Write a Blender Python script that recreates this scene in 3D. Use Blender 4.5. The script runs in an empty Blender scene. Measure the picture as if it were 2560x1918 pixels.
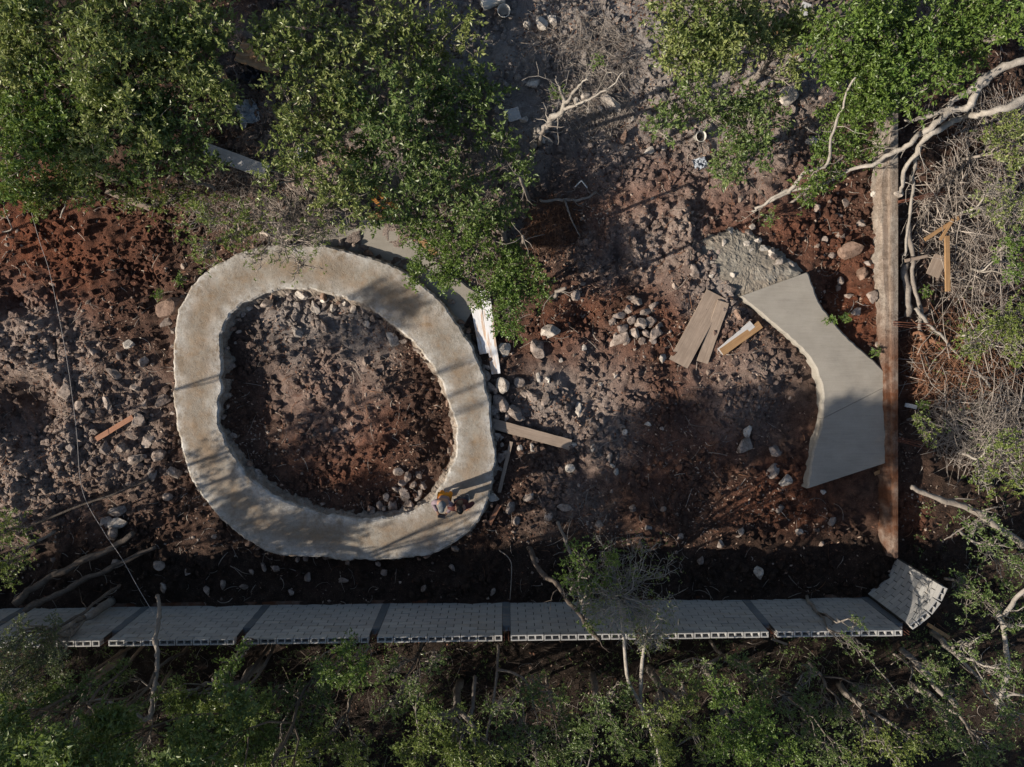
import bpy, math, random
import numpy as np
from mathutils import Vector, Matrix, Euler

S = bpy.context.scene
C = S.collection
R_ = math.radians
rng = np.random.default_rng(11)
random.seed(5)

# ------------------------------------------------------------------ camera, sky, sun, exposure
CAM_H, FPX = 21.9, 2000.0                       # drone height (m), focal length in photo pixels
cam_d = bpy.data.cameras.new('drone_camera')
cam = bpy.data.objects.new('drone_camera', cam_d); C.objects.link(cam)
cam.location = (0, 0, CAM_H)
cam.rotation_euler = (R_(-4.55), R_(-0.52), 0)
cam_d.sensor_fit = 'HORIZONTAL'; cam_d.sensor_width = 36.0
cam_d.lens = 36.0 * FPX / 2560.0
cam_d.clip_start = 0.1; cam_d.clip_end = 500
S.camera = cam
CAM_M = cam.rotation_euler.to_matrix()

SUN_EL, SUN_DIR = R_(27), R_(20)                # light travels towards +x, turned 20 deg to +y
W = bpy.data.worlds.new('World'); S.world = W; W.use_nodes = True
wn = W.node_tree
sky = wn.nodes.new('ShaderNodeTexSky'); sky.sky_type = 'NISHITA'; sky.sun_disc = False
sky.sun_elevation = SUN_EL
sky.sun_rotation = R_(250)                      # the sun stands at west-south-west (-x, -y)
sky.air_density = 1.0; sky.dust_density = 1.5; sky.ozone_density = 1.0
bg = wn.nodes['Background']; bg.inputs[1].default_value = 0.075
wn.links.new(sky.outputs[0], bg.inputs[0])
sun_d = bpy.data.lights.new('sun', 'SUN'); sun_d.energy = 4.6; sun_d.angle = R_(0.53)
sun_d.color = (1.0, 0.90, 0.77)
sun = bpy.data.objects.new('sun', sun_d); C.objects.link(sun)
ld = Vector((math.cos(SUN_EL) * math.cos(SUN_DIR), math.cos(SUN_EL) * math.sin(SUN_DIR), -math.sin(SUN_EL)))
sun.rotation_euler = ld.to_track_quat('-Z', 'Y').to_euler()
S.view_settings.view_transform = 'Standard'; S.view_settings.look = 'None'
S.view_settings.gamma = 1.0; S.view_settings.exposure = 0.74
S.cycles.max_bounces = 5; S.cycles.diffuse_bounces = 3; S.cycles.transparent_max_bounces = 4
S.cycles.use_denoising = True

# ------------------------------------------------------------------ helpers
def P(px, py, z=0.0):
    """a direction through photo pixel (px, py), met with the level plane z"""
    d = CAM_M @ Vector(((px - 1280) / FPX, -(py - 959) / FPX, -1.0))
    t = (z - CAM_H) / d.z
    return Vector((d.x * t, d.y * t, z))
K = 2560 / 2212.0
def Q(x, y, z=0.0): return P(x * K, y * K, z)

_tab = np.random.default_rng(3).random((8, 256, 256))
def vnoise(x, y, f, s=0):
    x = np.asarray(x, float) * f + 31.7 * s; y = np.asarray(y, float) * f + 17.3 * s
    i = np.floor(x).astype(int); j = np.floor(y).astype(int)
    u = x - i; v = y - j; u = u*u*(3-2*u); v = v*v*(3-2*v)
    t = _tab[s % 8]; a, b = i & 255, j & 255; a1, b1 = (i+1) & 255, (j+1) & 255
    return (t[a, b]*(1-u) + t[a1, b]*u)*(1-v) + (t[a, b1]*(1-u) + t[a1, b1]*u)*v
def fbm(x, y, f, o=4, s=0, g=0.5):
    r = 0; a = 1; n = 0
    for k in range(o):
        r = r + a * (vnoise(x, y, f * 2**k, s + k) - 0.5); n += a; a *= g
    return r / n * 2

def mesh_np(name, V, F, smooth=False):
    V = np.asarray(V, np.float32).reshape(-1, 3); F = np.asarray(F, np.int32)
    me = bpy.data.meshes.new(name)
    n, k = F.shape
    me.vertices.add(len(V)); me.vertices.foreach_set('co', V.ravel())
    me.loops.add(n * k); me.loops.foreach_set('vertex_index', F.ravel())
    me.polygons.add(n); me.polygons.foreach_set('loop_start', np.arange(0, n * k, k, dtype=np.int32))
    me.polygons.foreach_set('use_smooth', np.full(n, smooth))
    me.update(calc_edges=True)
    return me
def mesh_py(name, V, F, smooth=False):
    me = bpy.data.meshes.new(name); me.from_pydata([tuple(v) for v in V], [], F)
    if smooth:
        for p in me.polygons: p.use_smooth = True
    return me
def link(name, me, mat=None, parent=None, loc=None, rot=None, scale=None):
    o = bpy.data.objects.new(name, me); C.objects.link(o)
    if mat is not None and me is not None and len(me.materials) == 0: me.materials.append(mat)
    if parent is not None: o.parent = parent
    if loc is not None: o.location = loc
    if rot is not None: o.rotation_euler = rot
    if scale is not None: o.scale = scale
    return o
def tag(o, label=None, cat=None, group=None, kind=None):
    if label: o['label'] = label
    if cat: o['category'] = cat
    if group: o['group'] = group
    if kind: o['kind'] = kind
    return o
def thing(name, label, cat, loc=(0, 0, 0), group=None):
    return tag(link(name, None, loc=loc), label, cat, group)

class MB:                                        # collects quads/tris, builds one mesh
    def __init__(s): s.V = []; s.F = []
    def add(s, V, F):
        n = len(s.V); s.V += [tuple(v) for v in V]; s.F += [tuple(i + n for i in f) for f in F]
    def box(s, cx, cy, cz, sx, sy, sz, M=None):
        vs = [Vector((x*sx/2, y*sy/2, z*sz/2)) for z in (-1, 1) for y in (-1, 1) for x in (-1, 1)]
        if M is not None: vs = [M @ v for v in vs]
        s.add([v + Vector((cx, cy, cz)) for v in vs], [(0,2,3,1),(4,5,7,6),(0,1,5,4),(2,6,7,3),(0,4,6,2),(1,3,7,5)])
    def mesh(s, name, smooth=False): return mesh_py(name, s.V, s.F, smooth)

def frames(pts):
    pts = np.asarray(pts, float); t = np.gradient(pts, axis=0); t /= np.linalg.norm(t, axis=1)[:, None] + 1e-9
    up = np.array([0.31, 0.17, 0.93]); a = np.cross(t, up); bad = np.linalg.norm(a, axis=1) < 0.1
    a[bad] = np.cross(t[bad], [1, 0, 0]); a /= np.linalg.norm(a, axis=1)[:, None]
    return t, a, np.cross(t, a)
class Tubes:                                     # many tapered tubes in one mesh (quads)
    def __init__(s): s.V = []; s.F = []; s.n = 0
    def add(s, pts, rad, k=5, rough=0.0):
        pts = np.asarray(pts, float); m = len(pts); rad = np.broadcast_to(np.asarray(rad, float), (m,))
        t, a, b = frames(pts); th = np.arange(k) * 2 * np.pi / k
        rr = rad[:, None] * (1 + rough * rng.uniform(-1, 1, (m, k)))
        ring = pts[:, None, :] + rr[..., None] * (np.cos(th)[None, :, None] * a[:, None, :] + np.sin(th)[None, :, None] * b[:, None, :])
        i = np.arange(m - 1)[:, None] * k + np.arange(k)[None, :]; j = np.arange(m - 1)[:, None] * k + (np.arange(k) + 1)[None, :] % k
        f = np.stack([i, j, j + k, i + k], -1).reshape(-1, 4)
        V = ring.reshape(-1, 3)
        # end caps: collapse onto the end points
        V = np.vstack([V, pts[0], pts[-1]]); c0, c1 = m * k, m * k + 1
        q = np.arange(k); cap0 = np.stack([np.full(k, c0), (q + 1) % k, q, np.full(k, c0)], -1)
        e = (m - 1) * k; cap1 = np.stack([np.full(k, c1), e + q, e + (q + 1) % k, np.full(k, c1)], -1)
        s.V.append(V); s.F.append(f + s.n); s.tri = getattr(s, 'tri', []); s.tri += [cap0[:, :3] + s.n, cap1[:, :3] + s.n]; s.n += len(V)
    def mesh(s, name, smooth=True):
        V = np.vstack(s.V); F = np.vstack(s.F); T = np.vstack(s.tri)
        # as triangles
        A = np.vstack([F[:, [0, 1, 2]], F[:, [0, 2, 3]], T])
        return mesh_np(name, V, A, smooth)
def bent(p0, p1, n=6, wob=0.08, sag=0.0):
    p0 = np.asarray(p0, float); p1 = np.asarray(p1, float); t = np.linspace(0, 1, n)[:, None]
    L = np.linalg.norm(p1 - p0); w = rng.normal(0, wob * L, (n, 3)); w[0] = 0; w[-1] = 0
    w[1:-1] = (w[1:-1] + np.roll(w, 1, 0)[1:-1]) / 2
    p = p0 + (p1 - p0) * t + w; p[:, 2] += sag * L * 4 * (t * (1 - t))[:, 0]
    return p
def spline(pts, n):
    pts = np.asarray(pts, float); m = len(pts); out = []
    t = np.linspace(0, m - 1, n); i = np.clip(t.astype(int), 0, m - 2); u = (t - i)[:, None]
    p0 = pts[np.clip(i-1, 0, m-1)]; p1 = pts[i]; p2 = pts[i+1]; p3 = pts[np.clip(i+2, 0, m-1)]
    return 0.5*((2*p1)+(-p0+p2)*u+(2*p0-5*p1+4*p2-p3)*u*u+(-p0+3*p1-3*p2+p3)*u**3)

# ------------------------------------------------------------------ materials
class NT:
    def __init__(s, name):
        s.m = bpy.data.materials.new(name); s.m.use_nodes = True; s.t = s.m.node_tree
        s.b = s.t.nodes['Principled BSDF']; s.out = s.t.nodes['Material Output']
        s.b.inputs['Roughness'].default_value = 0.9; s.b.inputs['Specular IOR Level'].default_value = 0.25
    def n(s, typ, **kw):
        x = s.t.nodes.new('ShaderNode' + typ)
        for k, v in kw.items(): setattr(x, k, v)
        return x
    def l(s, a, b): s.t.links.new(a, b)
    def coord(s, kind='Object', scale=None):
        c = s.n('TexCoord').outputs[kind]
        if scale is None: return c
        mp = s.n('Mapping'); mp.inputs['Scale'].default_value = scale; s.l(c, mp.inputs[0]); return mp.outputs[0]
    def pos(s, scale=None):
        c = s.n('NewGeometry').outputs['Position']
        if scale is None: return c
        mp = s.n('Mapping'); mp.inputs['Scale'].default_value = scale; s.l(c, mp.inputs[0]); return mp.outputs[0]
    def noise(s, vec, scale, detail=5, rough=0.6, lo=0.3, hi=0.7):
        x = s.n('TexNoise'); x.inputs['Scale'].default_value = scale; x.inputs['Detail'].default_value = detail
        x.inputs['Roughness'].default_value = rough; s.l(vec, x.inputs['Vector'])
        r = s.n('MapRange'); r.inputs[1].default_value = lo; r.inputs[2].default_value = hi; s.l(x.outputs[0], r.inputs[0])
        return r.outputs[0]
    def vor(s, vec, scale, lo=0.0, hi=0.5, feature='F1'):
        x = s.n('TexVoronoi', feature=feature); x.inputs['Scale'].default_value = scale; s.l(vec, x.inputs['Vector'])
        r = s.n('MapRange'); r.inputs[1].default_value = lo; r.inputs[2].default_value = hi; s.l(x.outputs[0], r.inputs[0])
        return r.outputs[0]
    def mix(s, f, a, b, blend='MIX'):
        x = s.n('Mix', data_type='RGBA', blend_type=blend)
        for sock, v in ((x.inputs[0], f), (x.inputs[6], a), (x.inputs[7], b)):
            if isinstance(v, (int, float)): sock.default_value = v
            elif isinstance(v, tuple): sock.default_value = (*v, 1) if len(v) == 3 else v
            else: s.l(v, sock)
        return x.outputs[2]
    def math(s, op, a, b=0.0):
        x = s.n('Math', operation=op, use_clamp=True)
        for sock, v in ((x.inputs[0], a), (x.inputs[1], b)):
            if isinstance(v, (int, float)): sock.default_value = v
            else: s.l(v, sock)
        return x.outputs[0]
    def color(s, c): s.l(c, s.b.inputs['Base Color'])
    def bump(s, h, strength=0.4, dist=0.02):
        x = s.n('Bump'); x.inputs['Strength'].default_value = strength; x.inputs['Distance'].default_value = dist
        s.l(h, x.inputs['Height']); s.l(x.outputs[0], s.b.inputs['Normal'])

def mat_soil():
    k = NT('soil'); p = k.pos()
    z = k.n('Attribute', attribute_name='zone'); sep = k.n('SeparateColor'); k.l(z.outputs['Color'], sep.inputs[0])
    big = k.noise(p, 0.9, 6, 0.65); mid = k.noise(p, 5, 6, 0.7); fine = k.noise(p, 28, 5, 0.75, 0.32, 0.68)
    brown = k.mix(mid, (0.040, 0.025, 0.019), (0.185, 0.120, 0.090))
    red = k.mix(mid, (0.110, 0.033, 0.016), (0.32, 0.108, 0.050))
    pale = k.mix(mid, (0.30, 0.215, 0.18), (0.64, 0.53, 0.455))
    grey = k.mix(mid, (0.32, 0.285, 0.26), (0.55, 0.51, 0.475))
    def w(i, n, a):
        return k.math('MULTIPLY', k.math('MULTIPLY_ADD', sep.outputs[i], 1.0), a)
    c = k.mix(k.math('MULTIPLY', big, 0.30), brown, red)
    fr = k.math('SUBTRACT', k.math('ADD', sep.outputs[0], k.math('MULTIPLY', mid, 0.5)), 0.25)
    c = k.mix(k.math('MULTIPLY', sep.outputs[0], k.math('ADD', fr, 0.55)), c, red)
    c = k.mix(k.math('MULTIPLY', sep.outputs[2], k.math('ADD', k.noise(p, 2.2, 5), 0.6)), c, grey)
    c = k.mix(k.math('MULTIPLY', sep.outputs[1], k.noise(p, 3.0, 6, 0.7, 0.28, 0.48)), c, pale)
    c = k.mix(k.math('MULTIPLY', z.outputs['Alpha'], 0.9), c, k.mix(mid, (0.010, 0.008, 0.006), (0.035, 0.027, 0.020)))  # near-black forest floor tone, also used to paint shade into the soil
    sp = k.vor(p, 22, 0.12, 0.30)
    c = k.mix(k.math('MULTIPLY', k.math('SUBTRACT', 1.0, sp), k.math('MULTIPLY', fine, 0.6)), c, (0.30, 0.23, 0.18))
    c = k.mix(k.math('MULTIPLY', k.math('SUBTRACT', 1.0, fine), 0.42), c, (0.035, 0.020, 0.014))
    c = k.mix(k.math('MULTIPLY', k.noise(p, 1.7, 6, 0.7, 0.52, 0.68), k.math('SUBTRACT', 0.55, k.math('MULTIPLY', k.math('ADD', sep.outputs[2], sep.outputs[1]), 0.45))), c, (0.032, 0.019, 0.014))
    k.color(c)
    h = k.math('ADD', k.math('MULTIPLY', fine, 0.5), k.math('MULTIPLY', mid, 0.6))
    k.bump(h, 1.0, 0.09); k.b.inputs['Roughness'].default_value = 0.95
    return k.m
def mat_concrete(name, base, stain, white, stain_amt=0.7, speck=0.5, crust=False):
    k = NT(name); p = k.pos()
    big = k.noise(p, 0.75, 5, 0.62, 0.40, 0.62); mid = k.noise(p, 3.4, 6, 0.7); fine = k.noise(p, 40, 4, 0.7)
    c = k.mix(mid, tuple(x * 0.8 for x in base), base)
    c = k.mix(k.math('MULTIPLY', big, k.math('MULTIPLY', k.math('ADD', mid, 0.45), stain_amt)), c, stain)
    c = k.mix(k.math('MULTIPLY', k.noise(p, 9, 6, 0.75, 0.48, 0.72), 0.45), c, tuple(x * 0.55 for x in stain))
    wh = k.noise(p, 1.3, 5, 0.7, 0.56, 0.70); c = k.mix(k.math('MULTIPLY', wh, 0.85), c, white)
    c = k.mix(k.math('MULTIPLY', k.math('SUBTRACT', 1.0, k.vor(p, 11, 0.05, 0.20)), k.math('MULTIPLY', fine, speck)), c, (0.06, 0.045, 0.035))
    dk = k.noise(p, 2.1, 6, 0.75, 0.58, 0.78); c = k.mix(k.math('MULTIPLY', dk, 0.5), c, tuple(x * 0.4 for x in base))
    c = k.mix(k.math('MULTIPLY', k.math('SUBTRACT', 1.0, fine), 0.22), c, tuple(x * 0.45 for x in base))
    if crust:                                    # pale lime crust along the worn edges, brown track along the middle
        e = k.n('Attribute', attribute_name='edge').outputs['Fac']
        c = k.mix(k.math('MULTIPLY', k.math('SUBTRACT', 1, e), k.noise(p, 2.6, 6, 0.7, 0.42, 0.66)), c, k.mix(mid, (0.17, 0.115, 0.068), (0.27, 0.20, 0.135)))
        c = k.mix(k.math('MULTIPLY', e, k.noise(p, 3.1, 6, 0.75, 0.40, 0.66)), c, white)
        c = k.mix(k.math('MULTIPLY', k.noise(p, 24, 5, 0.8, 0.56, 0.72), 0.6), c, tuple(x * 0.4 for x in stain))
    k.color(c); k.bump(k.math('ADD', k.math('MULTIPLY', fine, 0.5), mid), 0.7, 0.018)
    k.b.inputs['Roughness'].default_value = 0.85
    return k.m
def mat_fresh():
    k = NT('smooth_concrete'); p = k.pos()
    mid = k.noise(p, 1.6, 5, 0.6); fine = k.noise(p, 35, 4, 0.7)
    st = k.noise(k.pos((1.4, 22, 4)), 1.0, 4, 0.6)
    c = k.mix(mid, (0.215, 0.195, 0.165), (0.285, 0.262, 0.225))
    c = k.mix(k.math('MULTIPLY', k.noise(p, 0.9, 6, 0.7, 0.48, 0.70), 0.5), c, (0.19, 0.165, 0.135)); c = k.mix(k.math('MULTIPLY', k.noise(p, 6, 6, 0.75, 0.58, 0.74), 0.5), c, (0.14, 0.12, 0.098))
    c = k.mix(k.math('MULTIPLY', st, 0.32), c, (0.36, 0.335, 0.29))
    c = k.mix(k.math('MULTIPLY', k.math('SUBTRACT', 1, fine), 0.18), c, (0.13, 0.115, 0.095))
    k.color(c); k.bump(k.math('ADD', fine, st), 0.25, 0.006); k.b.inputs['Roughness'].default_value = 0.7
    return k.m
def mat_block(name, c0, c1):
    k = NT(name); p = k.pos()
    oi = k.n('ObjectInfo').outputs['Random']
    mid = k.noise(p, 2.0, 5, 0.65); fine = k.noise(p, 60, 4, 0.7)
    c = k.mix(mid, c0, c1)
    c = k.mix(k.math('MULTIPLY', oi, 0.55), c, tuple(x * 0.6 for x in c0))
    c = k.mix(k.math('MULTIPLY', k.noise(k.pos((0.8, 0.8, 4)), 1.0, 5, 0.6, 0.55, 0.75), 0.5), c, (0.34, 0.27, 0.18))
    c = k.mix(k.math('MULTIPLY', k.math('SUBTRACT', 1, fine), 0.35), c, tuple(x * 0.5 for x in c0))
    k.color(c); k.bump(fine, 0.5, 0.006)
    return k.m
def mat_wood(name, c0, c1, axis=0, grain=1.0):
    k = NT(name); sc = [26, 26, 26]; sc[axis] = 1.6
    oi = k.n('ObjectInfo').outputs['Random']
    v = k.coord('Object', tuple(sc)); g = k.noise(v, 1.0, 5, 0.65); p = k.coord('Object')
    b = k.noise(p, 2.4, 5, 0.65)
    c = k.mix(g, c0, c1); c = k.mix(k.math('MULTIPLY', b, 0.45 * grain), c, tuple(x * 0.45 for x in c0))
    c = k.mix(k.math('MULTIPLY', oi, 0.25), c, tuple(x * 0.6 for x in c1))
    k.color(c); k.bump(g, 0.4, 0.006); k.b.inputs['Roughness'].default_value = 0.8
    return k.m
def mat_painted():
    k = NT('white_painted_wood'); p = k.coord('Object'); g = k.noise(k.coord('Object', (1.5, 30, 30)), 1.0, 5, 0.6)
    c = k.mix(g, (0.66, 0.66, 0.67), (0.78, 0.78, 0.79))
    r = k.math('MULTIPLY', k.noise(k.coord('Object', (1.4, 9, 9)), 1.0, 5, 0.7, 0.5, 0.62), 0.8)
    c = k.mix(r, c, (0.48, 0.30, 0.17))
    c = k.mix(k.math('MULTIPLY', k.noise(k.coord('Object', (5, 40, 40)), 1.0, 5, 0.8, 0.66, 0.74), 0.8), c, (0.08, 0.06, 0.05))
    k.color(c); k.b.inputs['Roughness'].default_value = 0.6
    return k.m
def mat_bark(name, c0, c1):
    k = NT(name); p = k.pos(); a = k.noise(p, 9, 5, 0.7); b = k.noise(p, 2.2, 4, 0.6)
    g = k.n('NewGeometry').outputs['Random Per Island']
    c = k.mix(a, c0, c1); c = k.mix(k.math('MULTIPLY', b, 0.5), c, tuple(x * 0.45 for x in c0))
    c = k.mix(k.math('MULTIPLY', g, 0.55), c, tuple(x * 0.32 for x in c0))
    k.color(c); k.bump(a, 0.6, 0.02)
    return k.m
def mat_leaf(name, c0, c1, c2, rough=0.42):
    k = NT(name); g = k.n('NewGeometry').outputs['Random Per Island']; p = k.pos()
    b = k.noise(p, 0.8, 3, 0.5)
    c = k.mix(g, c0, c1); c = k.mix(k.math('MULTIPLY', b, 0.55), c, c2)
    k.color(c); k.b.inputs['Roughness'].default_value = rough; k.b.inputs['Specular IOR Level'].default_value = 0.5
    tr = k.n('BsdfTranslucent'); tc = k.mix(0.5, c, (0.16, 0.22, 0.03)); k.l(tc, tr.inputs[0])
    ms = k.n('MixShader'); ms.inputs[0].default_value = 0.32; k.l(k.b.outputs[0], ms.inputs[1]); k.l(tr.outputs[0], ms.inputs[2])
    k.l(ms.outputs[0], k.out.inputs[0])
    return k.m
def mat_rock(name, c0, c1):
    k = NT(name); p = k.pos(); oi = k.n('ObjectInfo').outputs['Random']
    a = k.noise(p, 6, 6, 0.7); f = k.noise(p, 30, 5, 0.75)
    c = k.mix(a, c0, c1); c = k.mix(k.math('MULTIPLY', k.math('SUBTRACT', 1, k.vor(p, 14, 0.1, 0.35)), 0.7), c, tuple(x * 0.3 for x in c0))
    c = k.mix(k.math('MULTIPLY', oi, 0.35), c, (0.15, 0.095, 0.07))
    k.color(c); k.bump(k.math('ADD', f, a), 0.8, 0.03)
    return k.m
def mat_plain(name, c, rough=0.8, var=0.25, metal=0.0, scale=12):
    k = NT(name); n = k.noise(k.coord('Object'), scale, 4, 0.6)
    k.color(k.mix(k.math('MULTIPLY', n, var), c, tuple(x * 0.4 for x in c)))
    k.b.inputs['Roughness'].default_value = rough; k.b.inputs['Metallic'].default_value = metal
    return k.m
def mat_litter():
    k = NT('litter'); g = k.n('NewGeometry').outputs['Random Per Island']
    r = k.n('ValToRGB'); e = r.color_ramp.elements
    e[0].color = (0.05, 0.025, 0.016, 1); e[1].color = (0.34, 0.26, 0.20, 1); e[1].position = 1
    x = e.new(0.55); x.color = (0.14, 0.07, 0.045, 1)
    k.l(g, r.inputs[0]); k.color(r.outputs[0]); return k.m
def mat_footing():
    k = NT('stained_masonry'); p = k.pos()
    a = k.noise(p, 4, 6, 0.7); b = k.noise(k.pos((3.0, 0.5, 2)), 1.0, 5, 0.65, 0.42, 0.62); f = k.noise(p, 32, 4, 0.7)
    lg = k.noise(k.pos((14, 0.35, 3)), 1.0, 4, 0.6)
    c = k.mix(a, (0.20, 0.17, 0.135), (0.42, 0.375, 0.32)); c = k.mix(k.math('MULTIPLY', lg, 0.65), c, (0.17, 0.15, 0.135))
    c = k.mix(k.math('MULTIPLY', b, 0.40), c, (0.16, 0.085, 0.045))
    c = k.mix(k.math('MULTIPLY', k.math('SUBTRACT', 1, f), 0.5), c, (0.06, 0.04, 0.03))
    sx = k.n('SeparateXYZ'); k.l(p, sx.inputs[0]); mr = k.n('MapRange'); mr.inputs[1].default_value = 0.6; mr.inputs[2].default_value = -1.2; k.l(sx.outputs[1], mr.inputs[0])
    c = k.mix(k.math('MULTIPLY', mr.outputs[0], k.math('ADD', k.noise(p, 1.6, 5, 0.65), 0.3)), c, (0.085, 0.034, 0.016))   # rust stain on the lower run, with shade painted in
    k.color(c); k.bump(k.math('ADD', a, f), 0.8, 0.02); return k.m

M = dict(
    soil=mat_soil(),
    ring=mat_concrete('weathered_concrete', (0.315, 0.285, 0.24), (0.20, 0.145, 0.095), (0.49, 0.475, 0.445), 0.85, 1.0, True),
    rubble=mat_rock('rubble_masonry', (0.20, 0.165, 0.13), (0.34, 0.30, 0.25)),
    fresh=mat_fresh(),
    mound=mat_concrete('rough_concrete', (0.235, 0.215, 0.18), (0.20, 0.15, 0.11), (0.30, 0.285, 0.25), 0.5, 0.9),
    block=mat_block('concrete_block', (0.36, 0.35, 0.335), (0.45, 0.44, 0.415)),
    mortar=mat_plain('mortar', (0.045, 0.042, 0.04)),
    column=mat_block('poured_concrete', (0.11, 0.125, 0.14), (0.17, 0.185, 0.20)),
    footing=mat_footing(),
    plank=mat_wood('grey_plank', (0.22, 0.165, 0.125), (0.36, 0.285, 0.225)),
    plank_warm=mat_wood('ochre_plank', (0.25, 0.14, 0.065), (0.40, 0.25, 0.125)),
    plank_red=mat_wood('reddish_plank', (0.22, 0.10, 0.06), (0.34, 0.17, 0.10)),
    plank_orange=mat_wood('orange_timber', (0.42, 0.18, 0.045), (0.58, 0.28, 0.07)),
    white=mat_painted(),
    pale_board=mat_wood('pale_board', (0.38, 0.37, 0.36), (0.52, 0.51, 0.50), 0, 0.5),
    bark=mat_bark('grey_bark', (0.20, 0.165, 0.14), (0.40, 0.36, 0.31)),
    bark_dark=mat_bark('dark_bark', (0.085, 0.065, 0.052), (0.20, 0.165, 0.135)),
    bark_pale=mat_bark('pale_bark', (0.27, 0.235, 0.20), (0.52, 0.48, 0.42)),
    twig=mat_bark('dry_twig', (0.29, 0.24, 0.20), (0.60, 0.53, 0.46)),
    root=mat_bark('red_root', (0.20, 0.09, 0.05), (0.36, 0.20, 0.12)),
    olive=mat_leaf('olive_leaf', (0.110, 0.145, 0.038), (0.33, 0.345, 0.13), (0.10, 0.155, 0.028)),
    green=mat_leaf('green_leaf', (0.058, 0.122, 0.020), (0.180, 0.255, 0.058), (0.108, 0.150, 0.025)),
    dark=mat_leaf('dark_leaf', (0.055, 0.108, 0.022), (0.22, 0.265, 0.10), (0.080, 0.130, 0.026)),
    small=mat_leaf('small_leaf', (0.080, 0.128, 0.024), (0.235, 0.28, 0.080), (0.155, 0.180, 0.032)),
    grey_leaf=mat_leaf('grey_leaf', (0.095, 0.110, 0.050), (0.22, 0.235, 0.135), (0.080, 0.100, 0.045)),
    rock=mat_rock('limestone', (0.17, 0.135, 0.112), (0.38, 0.325, 0.285)),
    rock_pale=mat_rock('pale_limestone', (0.33, 0.29, 0.25), (0.56, 0.52, 0.46)),
    rock_brown=mat_rock('earthy_rock', (0.14, 0.085, 0.06), (0.30, 0.21, 0.16)),
    litter=mat_litter(),
    rebar=mat_plain('rusty_rebar', (0.13, 0.05, 0.03), 0.7),
    cable=mat_plain('cable', (0.30, 0.28, 0.27)),
    bucket=mat_plain('bucket_plastic', (0.55, 0.52, 0.46), 0.5),
    black=mat_plain('black_plastic', (0.025, 0.025, 0.03), 0.35),
    silver=mat_plain('grey_plastic', (0.33, 0.36, 0.40), 0.3, 0.6),
    tan=mat_plain('tan_cardboard', (0.36, 0.23, 0.13), 0.9, 0.5, 0, 4),
    pipe=mat_plain('white_pipe', (0.62, 0.61, 0.58), 0.4),
    skin=mat_plain('skin', (0.36, 0.20, 0.13), 0.6, 0.1),
    hair=mat_plain('dark_hair', (0.018, 0.014, 0.012), 0.45),
    cap=mat_plain('grey_cap', (0.13, 0.14, 0.15), 0.8),
    lilac=mat_plain('lilac_cloth', (0.20, 0.155, 0.175), 0.9, 0.2),
    orange=mat_plain('orange_cloth', (0.62, 0.23, 0.02), 0.9, 0.2),
    maroon=mat_plain('maroon_cloth', (0.10, 0.035, 0.03), 0.9, 0.8, 0, 30),
    pink=mat_plain('pink_cloth', (0.66, 0.22, 0.20), 0.9, 0.1),
    jeans=mat_plain('dark_trousers', (0.05, 0.052, 0.06), 0.9),
    shoe=mat_plain('pale_shoe', (0.50, 0.50, 0.50), 0.7),
)
# ------------------------------------------------------------------ the ground
RZ, RPZ = 0.40, 0.26                             # tops of the ring path and of the curved path
outer2 = [(640,530),(760,545),(850,575),(930,630),(990,700),(1030,770),(1055,850),(1062,930),(1070,990),(1062,1060),(1040,1120),(1000,1160),(940,1195),(870,1207),(780,1208),(680,1202),(600,1200),(530,1165),(470,1110),(420,1050),(395,980),(380,900),(376,830),(375,760),(380,700),(395,650),(430,600),(480,565),(560,535)]
inner2 = [(600,628),(690,632),(770,652),(840,697),(900,750),(945,810),(970,870),(985,930),(985,980),(965,1030),(925,1085),(870,1110),(800,1118),(720,1112),(640,1090),(580,1060),(530,1020),(490,960),(470,900),(480,840),(482,790),(475,740),(485,700),(520,660),(560,638)]
RC = Q(715, 870, RZ)
def polar(pts, th):
    d = np.array([(Q(x, y, RZ) - RC)[:2] for x, y in pts]); a = np.arctan2(d[:, 1], d[:, 0]); r = np.hypot(d[:, 0], d[:, 1])
    o = np.argsort(a); a = a[o]; r = r[o]; r3 = np.concatenate([r, r, r]); a3 = np.concatenate([a - 2*np.pi, a, a + 2*np.pi])
    q = np.interp(th, a3, r3)
    return q
NT_ = 720
TH = np.linspace(-np.pi, np.pi, NT_, endpoint=False)
def smooth_c(r, k=9):
    w = np.hanning(k + 2)[1:-1]; w /= w.sum(); return np.convolve(np.concatenate([r[-k:], r, r[:k]]), w, 'same')[k:-k]
RO = smooth_c(polar(outer2, TH), 15); RI = smooth_c(polar(inner2, TH), 15)
def in_ring(x, y):
    dx = x - RC.x; dy = y - RC.y; a = np.arctan2(dy, dx); r = np.hypot(dx, dy)
    return r, np.interp(a, TH, RI, period=2*np.pi), np.interp(a, TH, RO, period=2*np.pi)

left2 = [(1600,640),(1660,690),(1720,740),(1760,790),(1778,850),(1775,920),(1757,980),(1745,1055)]
right2 = [(1745,588),(1768,650),(1805,702),(1852,750),(1907,800),(1911,850),(1913,930),(1914,1000)]
LP = spline([Q(x, y, RPZ) for x, y in left2], 48); RP = spline([Q(x, y, RPZ) for x, y in right2], 48)

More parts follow.
